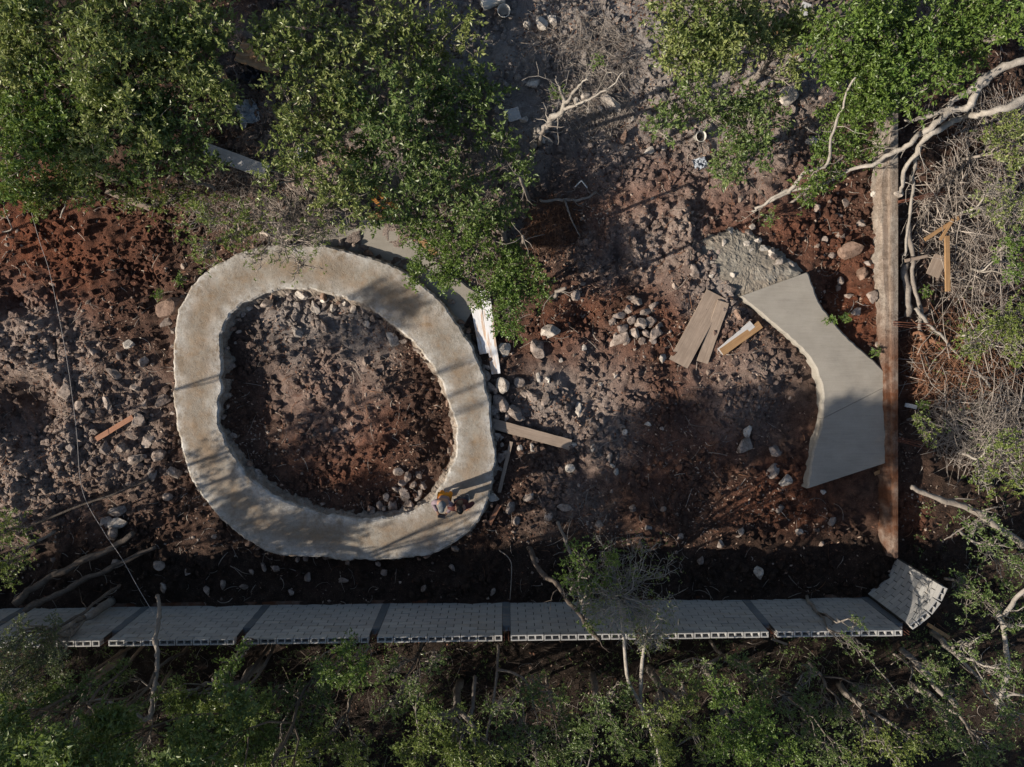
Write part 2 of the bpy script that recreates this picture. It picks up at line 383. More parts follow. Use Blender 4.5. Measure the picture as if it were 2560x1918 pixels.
ZONES = [  # photo position (2212 wide), radius, red, pale, grey
    (100,540,170,1,0,0),(60,470,110,1,0,0),(250,520,120,.6,0,0),(1400,410,150,1,0,0),(1560,430,150,1,0,0),(1700,440,120,.8,0,0),
    (1230,720,110,.7,0,0),(1480,700,150,.6,0,0),(740,910,130,.9,0,0),(760,980,110,.7,0,0),(1850,680,90,1,0,0),(1340,830,130,.6,0,0),
    (1530,880,140,.7,0,0),(1800,540,120,.6,0,0),(1980,800,80,1,0,0),(1960,1120,70,.8,0,0),(1700,1100,130,.7,0,0),(1420,1000,120,.5,.1,0),
    (120,1180,100,.6,0,0),(1290,640,80,.6,0,0),
    (70,730,110,.1,1,0),(130,800,100,.1,1,0),(60,1020,150,.1,1,0),(150,960,100,.1,1,0),(280,880,90,0,.7,.1),(240,1010,100,0,.6,0),
    (1400,530,90,.2,1,.1),(1290,570,70,.1,.8,.1),(1470,480,70,.2,1,0),(1520,560,60,0,.8,.4),(700,860,110,.2,.6,0),(800,800,80,.1,.5,.1),
    (1280,880,110,.1,.5,.6),(1170,860,70,0,.4,.7),(1300,960,90,.3,.6,.2),(1600,840,120,.2,.4,.3),(1230,1080,90,.2,.5,0),
    (1250,80,260,0,.1,1),(1420,110,240,0,.1,1),(1050,120,220,0,.1,1),(1140,230,170,0,.1,1),(900,300,220,0,.2,.9),(1560,200,200,0,.2,1),(1290,250,150,.1,.3,.9),(750,200,200,0,.3,.7),(1330,330,110,.3,.2,.5),
    (700,480,140,0,.5,.7),(620,240,130,0,.6,.5),(560,130,90,.1,.5,.4),(600,330,100,.1,.5,.5),(650,690,100,.1,.3,.9),(760,700,90,.1,.3,.9),(1000,480,140,0,.3,.7),
    (960,600,90,0,.3,.8),(830,470,100,0,.5,.6),(1730,100,120,0,.1,.9),(1900,60,120,0,.1,.6),(1680,250,110,0,.4,.6),(1640,350,90,.4,.3,.2),(1560,600,90,0,.3,.9),
    (2080,550,120,.3,.2,.2),(2060,700,110,.5,.1,.1),
]
A_, B_ = P(360, 1517, 0), P(2149, 1494, 0)
zc = [(Q(x, y, 0.0), r * K / 91.3, a, b, c) for x, y, r, a, b, c in ZONES]
def zones(x, y):
    wx = x + 0.55 * fbm(x, y, 0.9, 3, 2); wy = y + 0.55 * fbm(x, y, 0.9, 3, 5)
    out = np.zeros(x.shape + (3,))
    for p, r, a, b, c in zc:
        w = np.exp(-(((wx - p.x)**2 + (wy - p.y)**2) / (r * r)) ** 1.3)
        for i, v in enumerate((a, b, c)): out[..., i] = np.maximum(out[..., i], w * v)
    return np.clip(out, 0, 1)
PITS = [(60,905,70,.75),(300,600,45,.3),(1500,890,45,.3),(560,860,60,.2),(1690,890,50,.25),(960,950,40,.3),(30,660,30,.4),(250,930,35,.3),(1340,545,22,.35),(1270,690,30,.25),(1820,610,40,.3)]
pc = [(Q(x, y, 0.0), r * K / 91.3, d) for x, y, r, d in PITS]
MOUND2 = [(1500,525),(1560,500),(1650,530),(1710,565),(1750,590),(1600,645),(1545,610)]
mc = Q(1625, 575, 0.15)
def humus_and_shade(x, y):  # dark forest floor, plus shade painted into the soil beside the walls
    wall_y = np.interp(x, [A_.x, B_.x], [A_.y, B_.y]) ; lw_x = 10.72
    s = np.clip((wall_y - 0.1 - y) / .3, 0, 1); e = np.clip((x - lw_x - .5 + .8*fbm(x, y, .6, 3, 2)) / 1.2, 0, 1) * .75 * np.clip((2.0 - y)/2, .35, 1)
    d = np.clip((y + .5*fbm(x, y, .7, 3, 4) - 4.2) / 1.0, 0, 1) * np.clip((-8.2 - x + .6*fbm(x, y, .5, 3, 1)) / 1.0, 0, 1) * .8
    i = np.clip((wall_y + 2.3 + .9*fbm(x, y, .5, 3, 6) - y) / .9, 0, 1) * .85  # band inside the wall: its cast shade painted as dark soil
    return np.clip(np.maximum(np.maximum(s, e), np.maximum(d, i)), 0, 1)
def gh(x, y, zn=None):
    x = np.asarray(x, float); y = np.asarray(y, float)
    if zn is None: zn = zones(x, y)
    h = 0.16 * fbm(x, y, 0.35, 3, 1) + 0.15 * fbm(x, y, 1.5, 4, 3) + 0.06 * fbm(x, y, 6.0, 3, 6)
    h = h + zn[..., 1] * (0.10 + 0.50 * fbm(x, y, 1.7, 5, 4, 0.66) - 0.25 * np.clip(fbm(x, y, 3.1, 3, 2) - .12, 0, 1)) + zn[..., 0] * 0.05 * fbm(x, y, 9, 2, 7)
    for p, r, d in pc: h = h - d * np.exp(-(((x - p.x)**2 + (y - p.y)**2) / (r * r)) ** 1.5)
    r, ri, ro = in_ring(x, y)
    h = np.where(r < ri, h * 0.8 - 0.06, h)
    edge = np.clip(1 - np.abs((r - (ri + ro) / 2)) / ((ro - ri) / 2 + 0.35), 0, 1)
    h = h + np.where((r < ro + .35) & (r > ri - .35), edge * 0.10, 0)
    # keep the soil under the slabs
    under = (r > ri - 0.03) & (r < ro + 0.03); h = np.where(under, np.minimum(h, RZ - 0.12), h)
    m = np.exp(-(((x - mc.x) / 1.0)**2 + ((y - mc.y) / 0.7)**2)); h = h * (1 - 0.5 * m) + 0.02 * m
    for k in range(0, 48, 3):
        cx, cy = (LP[k][0] + RP[k][0]) / 2, (LP[k][1] + RP[k][1]) / 2; hw = np.hypot(LP[k][0] - RP[k][0], LP[k][1] - RP[k][1]) / 2
        u = np.clip(1.25 - np.hypot(x - cx, y - cy) / hw, 0, 1); h = h * (1 - np.minimum(1, u * 3)) + np.minimum(h, 0.02) * np.minimum(1, u * 3)
    return h
def axis(lo, hi, fine, far, step):
    c = np.arange(lo, hi + 1e-6, step); g = []; d = step; v = hi
    while v < far: d *= 1.25; v += d; g.append(v)
    return np.concatenate([-(np.array(g[::-1])) + (lo + hi), c, np.array(g)])
gx = axis(-15.2, 15.2, 0, 75, 0.058); gy = axis(-13.0, 9.6, 0, 75, 0.058)
X, Y = np.meshgrid(gx, gy, indexing='ij'); ZN = zones(X, Y); H = gh(X, Y, ZN)
fall = np.clip((np.hypot(X, Y) - 18) / 10, 0, 1); H = H * (1 - fall * 0.7)
nx, ny = X.shape; I = np.arange(nx * ny).reshape(nx, ny)
F = np.stack([I[:-1, :-1], I[1:, :-1], I[1:, 1:], I[:-1, 1:]], -1).reshape(-1, 4)
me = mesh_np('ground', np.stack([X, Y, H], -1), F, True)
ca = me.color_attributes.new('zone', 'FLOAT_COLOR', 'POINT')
ca.data.foreach_set('color', np.concatenate([ZN.reshape(-1, 3), humus_and_shade(X, Y).reshape(-1, 1)], 1).astype(np.float32).ravel())
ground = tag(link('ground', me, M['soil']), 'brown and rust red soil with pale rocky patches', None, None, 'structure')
gh_exact = gh
def gh(x, y):                                    # look the height up on the sheet itself
    x = np.asarray(x, float); y = np.asarray(y, float)
    i = np.clip(np.searchsorted(gx, x) - 1, 0, nx - 2); j = np.clip(np.searchsorted(gy, y) - 1, 0, ny - 2)
    u = np.clip((x - gx[i]) / (gx[i+1] - gx[i]), 0, 1); v = np.clip((y - gy[j]) / (gy[j+1] - gy[j]), 0, 1)
    return (H[i, j]*(1-u) + H[i+1, j]*u)*(1-v) + (H[i, j+1]*(1-u) + H[i+1, j+1]*u)*v
def g1(x, y): return float(gh(x, y))
def onground(px, py, dz=0.0):
    p = P(px, py, 0.0); 
    for _ in range(3): p = P(px, py, g1(p.x, p.y))
    p.z += dz; return p

# ------------------------------------------------------------------ ring path: slabs on a rubble base
def ring_strip(i0, i1, name, mat, parent):
    idx = [k % NT_ for k in range(i0, i1 + 1)]; th = TH[idx]
    e = 0.035; px = np.cos(th) * 50; 
    jo = 0.075 * fbm(RC.x + np.cos(th)*RO[idx], RC.y + np.sin(th)*RO[idx], 3.2, 4, 1, 0.6)
    ji = 0.085 * fbm(RC.x + np.cos(th)*RI[idx], RC.y + np.sin(th)*RI[idx], 3.6, 4, 2, 0.6)
    ro = RO[idx] + jo; ri = RI[idx] + ji; rows = []
    w = [(-0.02, -0.16), (0.0, -0.03), (0.04, 0.0)]
    prof = [(ri + 0.00, -0.17), (ri + 0.0, -0.035), (ri + 0.05, 0.0)]
    for f in (0.2, 0.4, 0.6, 0.8): prof.append((ri + (ro - ri) * f, 0.004))
    prof += [(ro - 0.05, 0.0), (ro, -0.035), (ro, -0.17)]
    V = []
    for r, dz in prof:
        x = RC.x + np.cos(th) * r; y = RC.y + np.sin(th) * r
        z = RZ + dz + 0.018 * fbm(x, y, 1.5, 3, 3) + (0.02 * fbm(x*2, y*2, 4, 3, 5) if dz < -0.01 else 0)
        V.append(np.stack([x, y, z], -1))
    V = np.array(V); m, n = V.shape[:2]; I = np.arange(m * n).reshape(m, n)
    F = np.stack([I[:-1, :-1], I[:-1, 1:], I[1:, 1:], I[1:, :-1]], -1).reshape(-1, 4).tolist()
    F += [tuple(I[:, 0]), tuple(I[::-1, -1])]
    me = mesh_py(name, V.reshape(-1, 3), F, False); at = me.attributes.new('edge', 'FLOAT', 'POINT')
    ev = np.array([1, 1, 1, .45, 0, 0, .45, 1, 1, 1])[:, None] * np.ones((1, n)); at.data.foreach_set('value', ev.ravel().astype(np.float32))
    return link(name, me, mat, parent)
ring = tag(link('ring_path', None), 'raised oval concrete path around a pit of stones', None, None, 'structure')
def ang_i(x2, y2):
    d = Q(x2, y2, RZ) - RC; return int((math.atan2(d.y, d.x) + math.pi) / (2 * math.pi) * NT_)
cuts = sorted(ang_i(*p) for p in [(430,822),(440,1000),(630,1150),(860,1160),(1030,905),(960,730),(800,600),(560,580)])
for a, b in zip(cuts, cuts[1:] + [cuts[0] + NT_]):
    s = ring_strip(a, b, 'slab', M['ring'], ring)
def ring_base():
    V = []; th = TH
    for off, z, ins in ((0, RZ - 0.12, 0), (0.02, RZ - 0.2, 1), (0.10, RZ - 0.33, 2), (0.17, -0.15, 3), (0.2, -0.5, 4)):
        x0 = RC.x + np.cos(th) * RO; y0 = RC.y + np.sin(th) * RO
        r = RO - 0.03 + off + (0.15 * fbm(x0, y0, 3.5, 4, ins, 0.6)) * (1 if ins else 0.3)
        V.append(np.stack([RC.x + np.cos(th)*r, RC.y + np.sin(th)*r, np.full(NT_, z)], -1))
    for off, z, ins in ((0, RZ - 0.12, 0), (0.02, RZ - 0.2, 1), (0.10, RZ - 0.33, 2), (0.17, -0.15, 3), (0.2, -0.5, 4)):
        x0 = RC.x + np.cos(th) * RI; y0 = RC.y + np.sin(th) * RI
        r = RI + 0.03 - off - (0.15 * fbm(x0, y0, 3.5, 4, ins + 2, 0.6)) * (1 if ins else 0.3)
        V.append(np.stack([RC.x + np.cos(th)*r, RC.y + np.sin(th)*r, np.full(NT_, z)], -1))
    order = [4, 3, 2, 1, 0, 5, 6, 7, 8, 9]; V = np.array(V)[order]; m, n = V.shape[:2]
    I = np.arange(m * n).reshape(m, n); J = np.roll(I, -1, 1)
    F = np.stack([I[:-1], J[:-1], J[1:], I[1:]], -1).reshape(-1, 4)
    return mesh_np('rubble_base', V.reshape(-1, 3), F[:, ::-1], False)
link('rubble_base', ring_base(), M['rubble'], ring)

# ------------------------------------------------------------------ curved path on the right, its rough concrete end, and the lower path behind the ring
def strip(L, Rr, z, depth, name, mat, parent, i0, i1, nx=7):
    V = []
    for i in range(i0, i1 + 1):
        a, b = L[i], Rr[i]; d = (b - a) / np.linalg.norm(b - a)
        ja, jb = rng.normal(0, 0.012, 2)
        row = [a + d * (ja - .05) + [0, 0, -depth], a + d * (ja - .02) + [0, 0, -0.05], a + d * (ja + .03)]
        row += [a + (b - a) * f for f in np.linspace(.1, .9, nx)]
        row += [b - d * (jb + .03), b - d * (jb - .02) + [0, 0, -0.05], b - d * (jb - .05) + [0, 0, -depth]]
        V.append(row)
    V = np.array(V); m, n = V.shape[:2]
    top = V[..., 2] > z - 0.02; V[..., 2] += np.where(top, 0.012 * fbm(V[..., 0], V[..., 1], 1.3, 2, 5), 0)
    I = np.arange(m * n).reshape(m, n)
    F = np.stack([I[:-1, :-1], I[1:, :-1], I[1:, 1:], I[:-1, 1:]], -1).reshape(-1, 4).tolist() + [tuple(I[0]), tuple(I[-1, ::-1])]
    return link(name, mesh_py(name, V.reshape(-1, 3), F, False), mat, parent)
cp = tag(link('curved_path', None), 'smooth grey curving concrete path ending at the low stained wall', None, None, 'structure')
strip(LP, RP, RPZ, 0.45, 'slab', M['fresh'], cp, 0, 32)
LP2 = LP.copy(); RP2 = RP.copy()
LP2[32] += (LP[33] - LP[32]) * 0.10; RP2[32] += (RP[33] - RP[32]) * 0.10
strip(LP2, RP2, RPZ, 0.45, 'slab', M['fresh'], cp, 32, 47)
# rough concrete
def mound():
    poly = np.array([Q(x, y, 0.18)[:2] for x, y in MOUND2]); c = poly.mean(0); n = 160; th = np.linspace(0, 2*np.pi, n, endpoint=False)
    a = np.arctan2(poly[:, 1] - c[1], poly[:, 0] - c[0]); r = np.hypot(*(poly - c).T); o = np.argsort(a)
    rr = np.interp(th, np.concatenate([a[o] - 2*np.pi, a[o], a[o] + 2*np.pi]), np.tile(r[o], 3)); rr = smooth_c(rr, 9)
    V = []; fs = np.linspace(0.02, 1.06, 42)
    for f in fs:
        q = rr * f * (1 + 0.05 * rng.normal(size=n) * f); x = c[0] + np.cos(th)*q; y = c[1] + np.sin(th)*q
        z = 0.22 * (1 - f**4) + 0.05 * fbm(x, y, 5, 5, 2, 0.6) + 0.03 * np.abs(fbm(x, y, 11, 3, 4)) - 0.12 * (f > .97)
        V.append(np.stack([x, y, z + 0.03], -1))
    V = np.array(V); I = np.arange(V.shape[0] * n).reshape(-1, n); J = np.roll(I, -1, 1)
    F = np.stack([I[:-1], J[:-1], J[1:], I[1:]], -1).reshape(-1, 4)
    return mesh_np('rough_concrete', V.reshape(-1, 3), F[:, ::-1], False)
link('rough_end', mound(), M['mound'], cp)
lp = tag(link('lower_path', None), 'smooth tan concrete path half shaded below the ring', None, None, 'structure')
LL = spline([Q(x, y, 0.12) for x, y in [(690,510),(760,545),(850,578),(930,632),(1000,705)]], 30)
LR = spline([Q(x, y, 0.12) for x, y in [(760,470),(820,480),(890,515),(955,575),(1040,640)]], 30)
LL = LL + 0.25 * (LL - LR)
strip(LL, LR, 0.12, 0.4, 'slab', M['fresh'], lp, 0, 29)
o = strip(LR + [0, 0, -.02], LR + (LR - LL) * 0.22 + [0, 0, -.02], 0.10, 0.4, 'edge_band', M['plank_warm'], lp, 4, 20, 3)

# ------------------------------------------------------------------ block wall
BL, BH, BT = 0.40, 0.20, 0.15; NC = 12; WH = NC * BH
def solid_block(l):
    m = MB(); b = 0.006; x, y, z = (l - 0.020) / 2, BT / 2, (BH - 0.014) / 2
    V = [(sx*(x - (b if k else 0)), sy*(y if not k else y + 0.0), sz*(z - (b if k else 0))) for k in (0,) for sz in (-1, 1) for sy in (-1, 1) for sx in (-1, 1)]
    m.add(V, [(0,2,3,1),(4,5,7,6),(0,1,5,4),(2,6,7,3),(0,4,6,2),(1,3,7,5)]); return m.mesh('block')
def hollow_block(l, cells):
    m = MB(); x, y, z = (l - 0.020) / 2, BT / 2, (BH - 0.014) / 2; t = 0.028; dz = 0.15
    xs = [-x]; cw = (2*x - t*(cells + 1)) / cells; c = []
    for i in range(cells): a = -x + t + i*(cw + t); c.append((a, a + cw))
    m.add([(-x,-y,-z),(x,-y,-z),(x,y,-z),(-x,y,-z),(-x,-y,z),(x,-y,z),(x,y,z),(-x,y,z)], [(0,3,2,1),(0,1,5,4),(2,3,7,6),(1,2,6,5),(3,0,4,7)])
    def top(x0, x1, y0, y1): m.add([(x0,y0,z),(x1,y0,z),(x1,y1,z),(x0,y1,z)], [(0,1,2,3)])
    top(-x, x, -y, -y + t); top(-x, x, y - t, y)
    e = [-x] + [v for ab in c for v in ab] + [x]
    for i in range(0, len(e), 2): top(e[i], e[i+1], -y + t, y - t)
    for a, b in c:
        k = 0.014; y0, y1 = -y + t, y - t
        o = [(a,y0),(b,y0),(b,y1),(a,y1)]; u = [(a+k,y0+k),(b-k,y0+k),(b-k,y1-k),(a+k,y1-k)]
        m.add([(p[0],p[1],z) for p in o] + [(p[0],p[1],z-dz) for p in u], [(0,4,5,1),(1,5,6,2),(2,6,7,3),(3,7,4,0),(4,7,6,5)])
    return m.mesh('block')
MESHB = {('s', 2): solid_block(BL), ('s', 1): solid_block(BL/2), ('h', 2): hollow_block(BL, 2), ('h', 1): hollow_block(BL/2, 1)}
for v in MESHB.values(): v.materials.append(M['block'])
A = P(360, 1517, 0); B = P(2149, 1494, 0)
wd = Vector((B.x - A.x, B.y - A.y, 0)).normalized(); wn_ = Vector((-wd.y, wd.x, 0)); wang = math.atan2(wd.y, wd.x)
def along(px):                                   # where a column's top shows, as a distance along the wall
    q = P(px, 1600, WH); return (q - A).dot(wd)
pitch = (along(1933) - along(258)) / 5
col_s = [along(258) + pitch * k for k in range(-2, 6)]; s_end = (P(2268, 1575, WH) - A).dot(wd)
col_s.append(s_end)
wall = thing('block_wall', 'long straight grey concrete block wall with open hollow blocks along its top', 'wall', A)
wall.rotation_euler = (0, 0, wang)
# wall frame: x along, y towards the inside; inner face at y = 0
blocks = []; CW = 0.20; Z0 = -0.02
for a, b in zip(col_s, col_s[1:]):
    x0, x1 = a + CW/2, b - CW/2; n = int((x1 - x0) / (BL/2)); st = (x1 - x0) / n
    sc = st / (BL/2)
    for r in range(NC):
        i = 0
        first_half = (r % 2 == 0)
        while i < n:
            w = 1 if ((i == 0 and first_half) or n - i == 1) else 2
            blocks.append((r, x0 + (i + w/2) * st, w, sc)); i += w
vis = [b for b in blocks if b[1] > along(-40)]
vis.sort(key=lambda b: (-b[0], b[1])); single = set(id(b) for b in vis[:300])
rest = MB()
for b in blocks:
    r, x, w, sc = b; z = Z0 + (r + 0.5) * BH; y = -BT/2 + rng.normal(0, 0.0025)
    if id(b) in single:
        o = link('block', MESHB[('h' if r == NC - 1 else 's', w)], None, wall, (x, y, z), (rng.normal(0, .006), 0, rng.normal(0, .004)), (sc, 1, 1))
    elif r < NC - 1:
        rest.box(x, y, z, (BL * w / 2) * sc - 0.020, BT, BH - 0.014)
    else:
        src = MESHB[('h', w)]; rest.add([Vector((v.co.x*sc + x, v.co.y + y, v.co.z + z)) for v in src.vertices], [tuple(p.vertices) for p in src.polygons])
tag(link('lower_courses', rest.mesh('lower_courses'), M['block'], wall), 'lower courses of grey blocks', kind='stuff')
core = MB()
for a, b in zip(col_s, col_s[1:]):
    core.box((a + b)/2, -BT/2, Z0 + (WH - BH)/2 - 0.02, b - a - CW, BT - 0.022, WH - BH)
link('mortar', core.mesh('mortar'), M['mortar'], wall)
tops = [1.9, 1.95, 1.75, 1.7, 1.85, 1.75, 1.7, 1.8, 1.95]
for k, s in enumerate(col_s):
    c = MB(); t = tops[k % 9]; n = 9
    V = []; F = []
    for i in range(n):
        z = -0.3 + (t + 0.3) * i / (n - 1); wob = rng.normal(0, 0.006, 4); ww = CW/2 + 0.004
        V += [(s - ww + wob[0], -BT + 0.01, z), (s + ww + wob[1], -BT + 0.01, z), (s + ww + wob[2], 0.010 + wob[3], z), (s - ww + wob[0], 0.010 + wob[3], z)]
        if i: q = 4*(i-1); F += [(q+j, q+(j+1) % 4, q+4+(j+1) % 4, q+4+j) for j in range(4)]
    q = 4*(n-1); F += [(q, q+1, q+2, q+3)]; c.add(V, F)
    co = link('column', c.mesh('column'), M['column'], wall)
    tb = Tubes()
    for dx in (-.05, .05):
        for dy in (-.11, -.04): tb.add([(s + dx, dy, t - .1), (s + dx + rng.normal(0, .004), dy, WH + .02)], 0.006, 5)
    link('rebar', tb.mesh('rebar'), M['rebar'], co)
ft = MB(); ft.box((col_s[0] + col_s[-1])/2, -0.06, -0.17, col_s[-1] - col_s[0] + .2, 0.30, 0.30)
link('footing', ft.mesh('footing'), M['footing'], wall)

# curved end
cb = [P(2158,1489,0), P(2194,1463,0), P(2218,1438,0), P(2232,1414,0), P(2240,1395,0)]
cw = thing('curved_block_wall', 'short curved end of the grey block wall at the corner', 'wall', cb[0])
cl = spline([p - cb[0] for p in cb], 200); seg = np.linalg.norm(np.diff(cl, axis=0), axis=1); cum = np.concatenate([[0], np.cumsum(seg)]); Lc = cum[-1]
def at_c(s):
    i = min(np.searchsorted(cum, s), 199); i = max(i, 1); u = (s - cum[i-1]) / seg[i-1]; p = cl[i-1] + (cl[i] - cl[i-1]) * u
    j0, j1 = max(i - 12, 0), min(i + 12, 199); d = cl[j1] - cl[j0]; return p, math.atan2(d[1], d[0])
n = round((Lc - CW * .6) / (BL/2)); st = (Lc - CW*.6) / n
for r in range(NC):
    i = 0
    while i < n:
        w = 1 if ((i == 0 and r % 2) or n - i == 1) else 2
        p, an = at_c(CW*.6 + (i + w/2) * st); nrm = np.array([-math.sin(an), math.cos(an)])
        sc = st / (BL/2); z = Z0 + (r + .5) * BH
        link('block', MESHB[('h' if r == NC-1 else 's', w)], None, cw, (p[0] - nrm[0]*BT/2, p[1] - nrm[1]*BT/2, z), (0, 0, an), (sc, 1, 1)); i += w
m = MB()
for s in np.arange(CW*.6 + .06, Lc - .03, .1):
    p, an = at_c(s); nrm = (-math.sin(an), math.cos(an)); m.box(p[0] - nrm[0]*BT/2, p[1] - nrm[1]*BT/2, Z0 + (WH - BH)/2 - .02 + rng.uniform(0, .002), .125, BT - .03, WH - BH, Matrix.Rotation(an, 3, 'Z'))
link('mortar', m.mesh('mortar'), M['mortar'], cw)

# ------------------------------------------------------------------ low stained foundation wall on the right
lw = thing('low_wall', 'low stained masonry foundation wall running up the right side', 'wall', P(2225, 900, 0))
def low_wall():
    ys = np.linspace(1392, -120, 260); V = []
    for i, py in enumerate(ys):
        lft = np.interp(py, [-120, 280, 500, 800, 1150, 1392], [2222, 2207, 2199, 2206, 2214, 2222]); rgt = 2246
        a = P(lft, py, 0.30); b = P(rgt, py, 0.45)
        j = 0.045 * fbm(np.array(a.x*3), np.array(a.y), 2.4, 4, 2) + rng.normal(0, .003)
        mid = a.x + (b.x - a.x) * 0.48 + rng.normal(0, .002)
        hb = 0.33 + 0.05 * float(fbm(np.array(0.5), np.array(a.y), 3, 3, 1)) + rng.normal(0, .004)
        V += [(a.x + j - .10, a.y, -.35), (a.x + j - .03, a.y, hb - .14 + rng.normal(0, .006)), (a.x + j + .05, a.y, hb), (mid - .02, a.y, hb + .02), (mid, a.y, .44), (mid + .05, a.y, .455), (b.x - .012, a.y, .455), (b.x, a.y, .43), (b.x, a.y, -.4)]
    n = 9; m_ = len(ys); I = np.arange(m_ * n).reshape(m_, n)
    F = np.stack([I[:-1, :-1], I[:-1, 1:], I[1:, 1:], I[1:, :-1]], -1).reshape(-1, 4)
    V = np.array(V) - np.array(P(2225, 900, 0)); 
    return mesh_np('masonry', V, F[:, ::-1], False)
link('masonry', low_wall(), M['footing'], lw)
# ------------------------------------------------------------------ planks, poles, boxes and other loose things
def plank_mesh(L, w, t, mat, taper=0.0, warp=0.0):
    n = 10; V = []; F = []
    for i in range(n):
        x = -L/2 + L * i / (n - 1); z = warp * math.sin(i / (n - 1) * math.pi); ww = w/2 * (1 - taper * (i / (n - 1))) 
        if i in (0, n - 1): x += rng.normal(0, .006)
        y0 = -ww + rng.normal(0, .0025); y1 = ww + rng.normal(0, .0025); b = .005
        V += [(x, y0, z), (x, y1, z), (x, y1, z + t - b), (x, y1 - b, z + t), (x, y0 + b, z + t), (x, y0, z + t - b)]
        if i: q = 6*(i-1); F += [(q+j, q+(j+1) % 6, q+6+(j+1) % 6, q+6+j) for j in range(6)]
    q = 6*(n-1); F += [tuple(range(5, -1, -1)), tuple(range(q, q+6))]
    me = mesh_py('plank', V, F); me.materials.append(mat); return me
def plank(a, b, wpx, t, mat, name, label, cat, z=None, z2=None, group=None, taper=0.0, warp=0.0):
    """from photo pixel a to photo pixel b, resting on what lies below"""
    ga = onground(*a); gb = onground(*b)
    if z is None:
        ss = [ga + (gb - ga) * f for f in np.linspace(0.05, 0.95, 9)]
        hi = max(g1(s.x, s.y) - (ga.z + (gb.z - ga.z) * f) for s, f in zip(ss, np.linspace(.05, .95, 9)))
        za, zb = ga.z + max(hi, 0) * .8 + .07, gb.z + max(hi, 0) * .8 + .07
    else: za, zb = z, (z if z2 is None else z2)
    pa, pb = P(*a, za), P(*b, zb); d = pb - pa
    w = wpx * (CAM_H - za) / FPX
    o = link(name, plank_mesh(d.length, w, t, mat, taper, warp), None)
    o.location = (pa + pb) / 2; o.rotation_euler = (0, -math.asin(d.z / d.length), math.atan2(d.y, d.x))
    tag(o, label, cat, group); return o
plank((1185,735),(1212,885),26,.03,M['white'],'board','long white painted board with a rusty streak, nearer the ring path','board',warp=.02)
plank((1212,725),(1240,935),23,.03,M['white'],'board','long white painted board reaching lowest beside the ring path','board',z=.22,z2=.16,warp=.02)
plank((1790,735),(1695,910),52,.04,M['plank'],'plank','wide weathered plank lying by the start of the curved path','plank')
plank((1808,755),(1755,905),30,.035,M['plank'],'plank','narrow grey plank tucked beside the wide weathered plank','plank')
plank((1880,810),(1800,880),20,.035,M['pale_board'],'board','short whitish board beside the ochre board','board')
plank((1900,812),(1803,881),20,.05,M['plank_warm'],'board','short ochre wooden board below the curved path','board')
plank((1228,1058),(1427,1112),27,.045,M['plank'],'plank','weathered plank reaching right from the ring path edge','plank')
plank((1278,1105),(1248,1230),9,.04,M['plank'],'pole','thin split pole standing off the outer edge of the ring','pole')
plank((1248,1262),(1222,1312),12,.03,M['plank_red'],'stake','short reddish stake beside the ring near the two people','stake')
plank((242,1098),(334,1042),13,.05,M['plank_red'],'timber','short reddish timber among the rocks left of the ring','timber')
plank((508,372),(670,432),34,.03,M['pale_board'],'board','long pale grey board under the trees at upper left','board')
plank((268,478),(378,522),14,.06,M['plank'],'timber','grey squared timber on the red soil below the grove','timber')
plank((228,432),(318,462),12,.06,M['bark_dark'],'timber','dark squared timber at the lower edge of the grove','timber')
plank((936,474),(1004,532),11,.06,M['plank_orange'],'beam','bright orange beam half hidden under the middle trees','beam',z=.3,z2=.2)
plank((925,490),(985,545),8,.05,M['plank_orange'],'beam','thin orange beam below the brighter orange beam','beam',z=.22,z2=.15)
plank((1908,88),(2062,62),7,.03,M['plank_warm'],'pole','long tan pole lying among rubble at upper right','pole',z=.3)
plank((1918,68),(1978,140),6,.03,M['plank'],'pole','brown pole crossing under the long tan pole','pole',z=.24)
plank((1958,82),(1986,124),5,.03,M['plank'],'pole','short brown pole beside the stone row at upper right','pole',z=.2)
plank((1978,142),(2032,118),6,.03,M['plank_warm'],'pole','short tan pole along the stone row at upper right','pole',z=.2)
plank((2005,42),(2018,8),22,.03,M['pale_board'],'board','small pale board near the top edge by the poles','board',z=.35)
plank((2368,730),(2366,590),12,.05,M['plank_warm'],'timber','straight tan timber standing out of the brush pile','timber',z=.5)
plank((2330,690),(2352,640),34,.03,M['plank'],'board','short wide brown board on the brush pile','board',z=.35)
plank((2318,640),(2262,652),8,.04,M['plank'],'batten','short pale batten touching the low wall above the rebar','batten',z=.5)
plank((2395,545),(2310,600),9,.04,M['plank_warm'],'pole','tan pole slanting over the top of the brush pile','pole',z=.45)
plank((2382,548),(2350,600),7,.04,M['plank_warm'],'pole','short tan pole propped on the brush pile','pole',z=.5)
plank((2375,232),(2402,190),6,.03,M['plank_warm'],'pole','thin pole beneath the leaning trunks at upper right','pole',z=.3)
plank((2318,1560),(2370,1592),9,.05,M['plank_warm'],'timber','short tan timber beside the curved wall end','timber',z=.9,z2=.3)
plank((1928,1596),(1966,1610),6,.03,M['plank'],'stick','thin stick leaning behind the second panel from the corner','stick',z=1.4,z2=.5)
plank((2185,1185),(2200,1178),9,.03,M['plank_warm'],'offcut','small tan wood offcut at the lower end of the curved path','offcut')
plank((2262,1012),(2290,1018),10,.04,M['pale_board'],'offcut','small pale offcut against the outside of the low wall','offcut',z=.2)

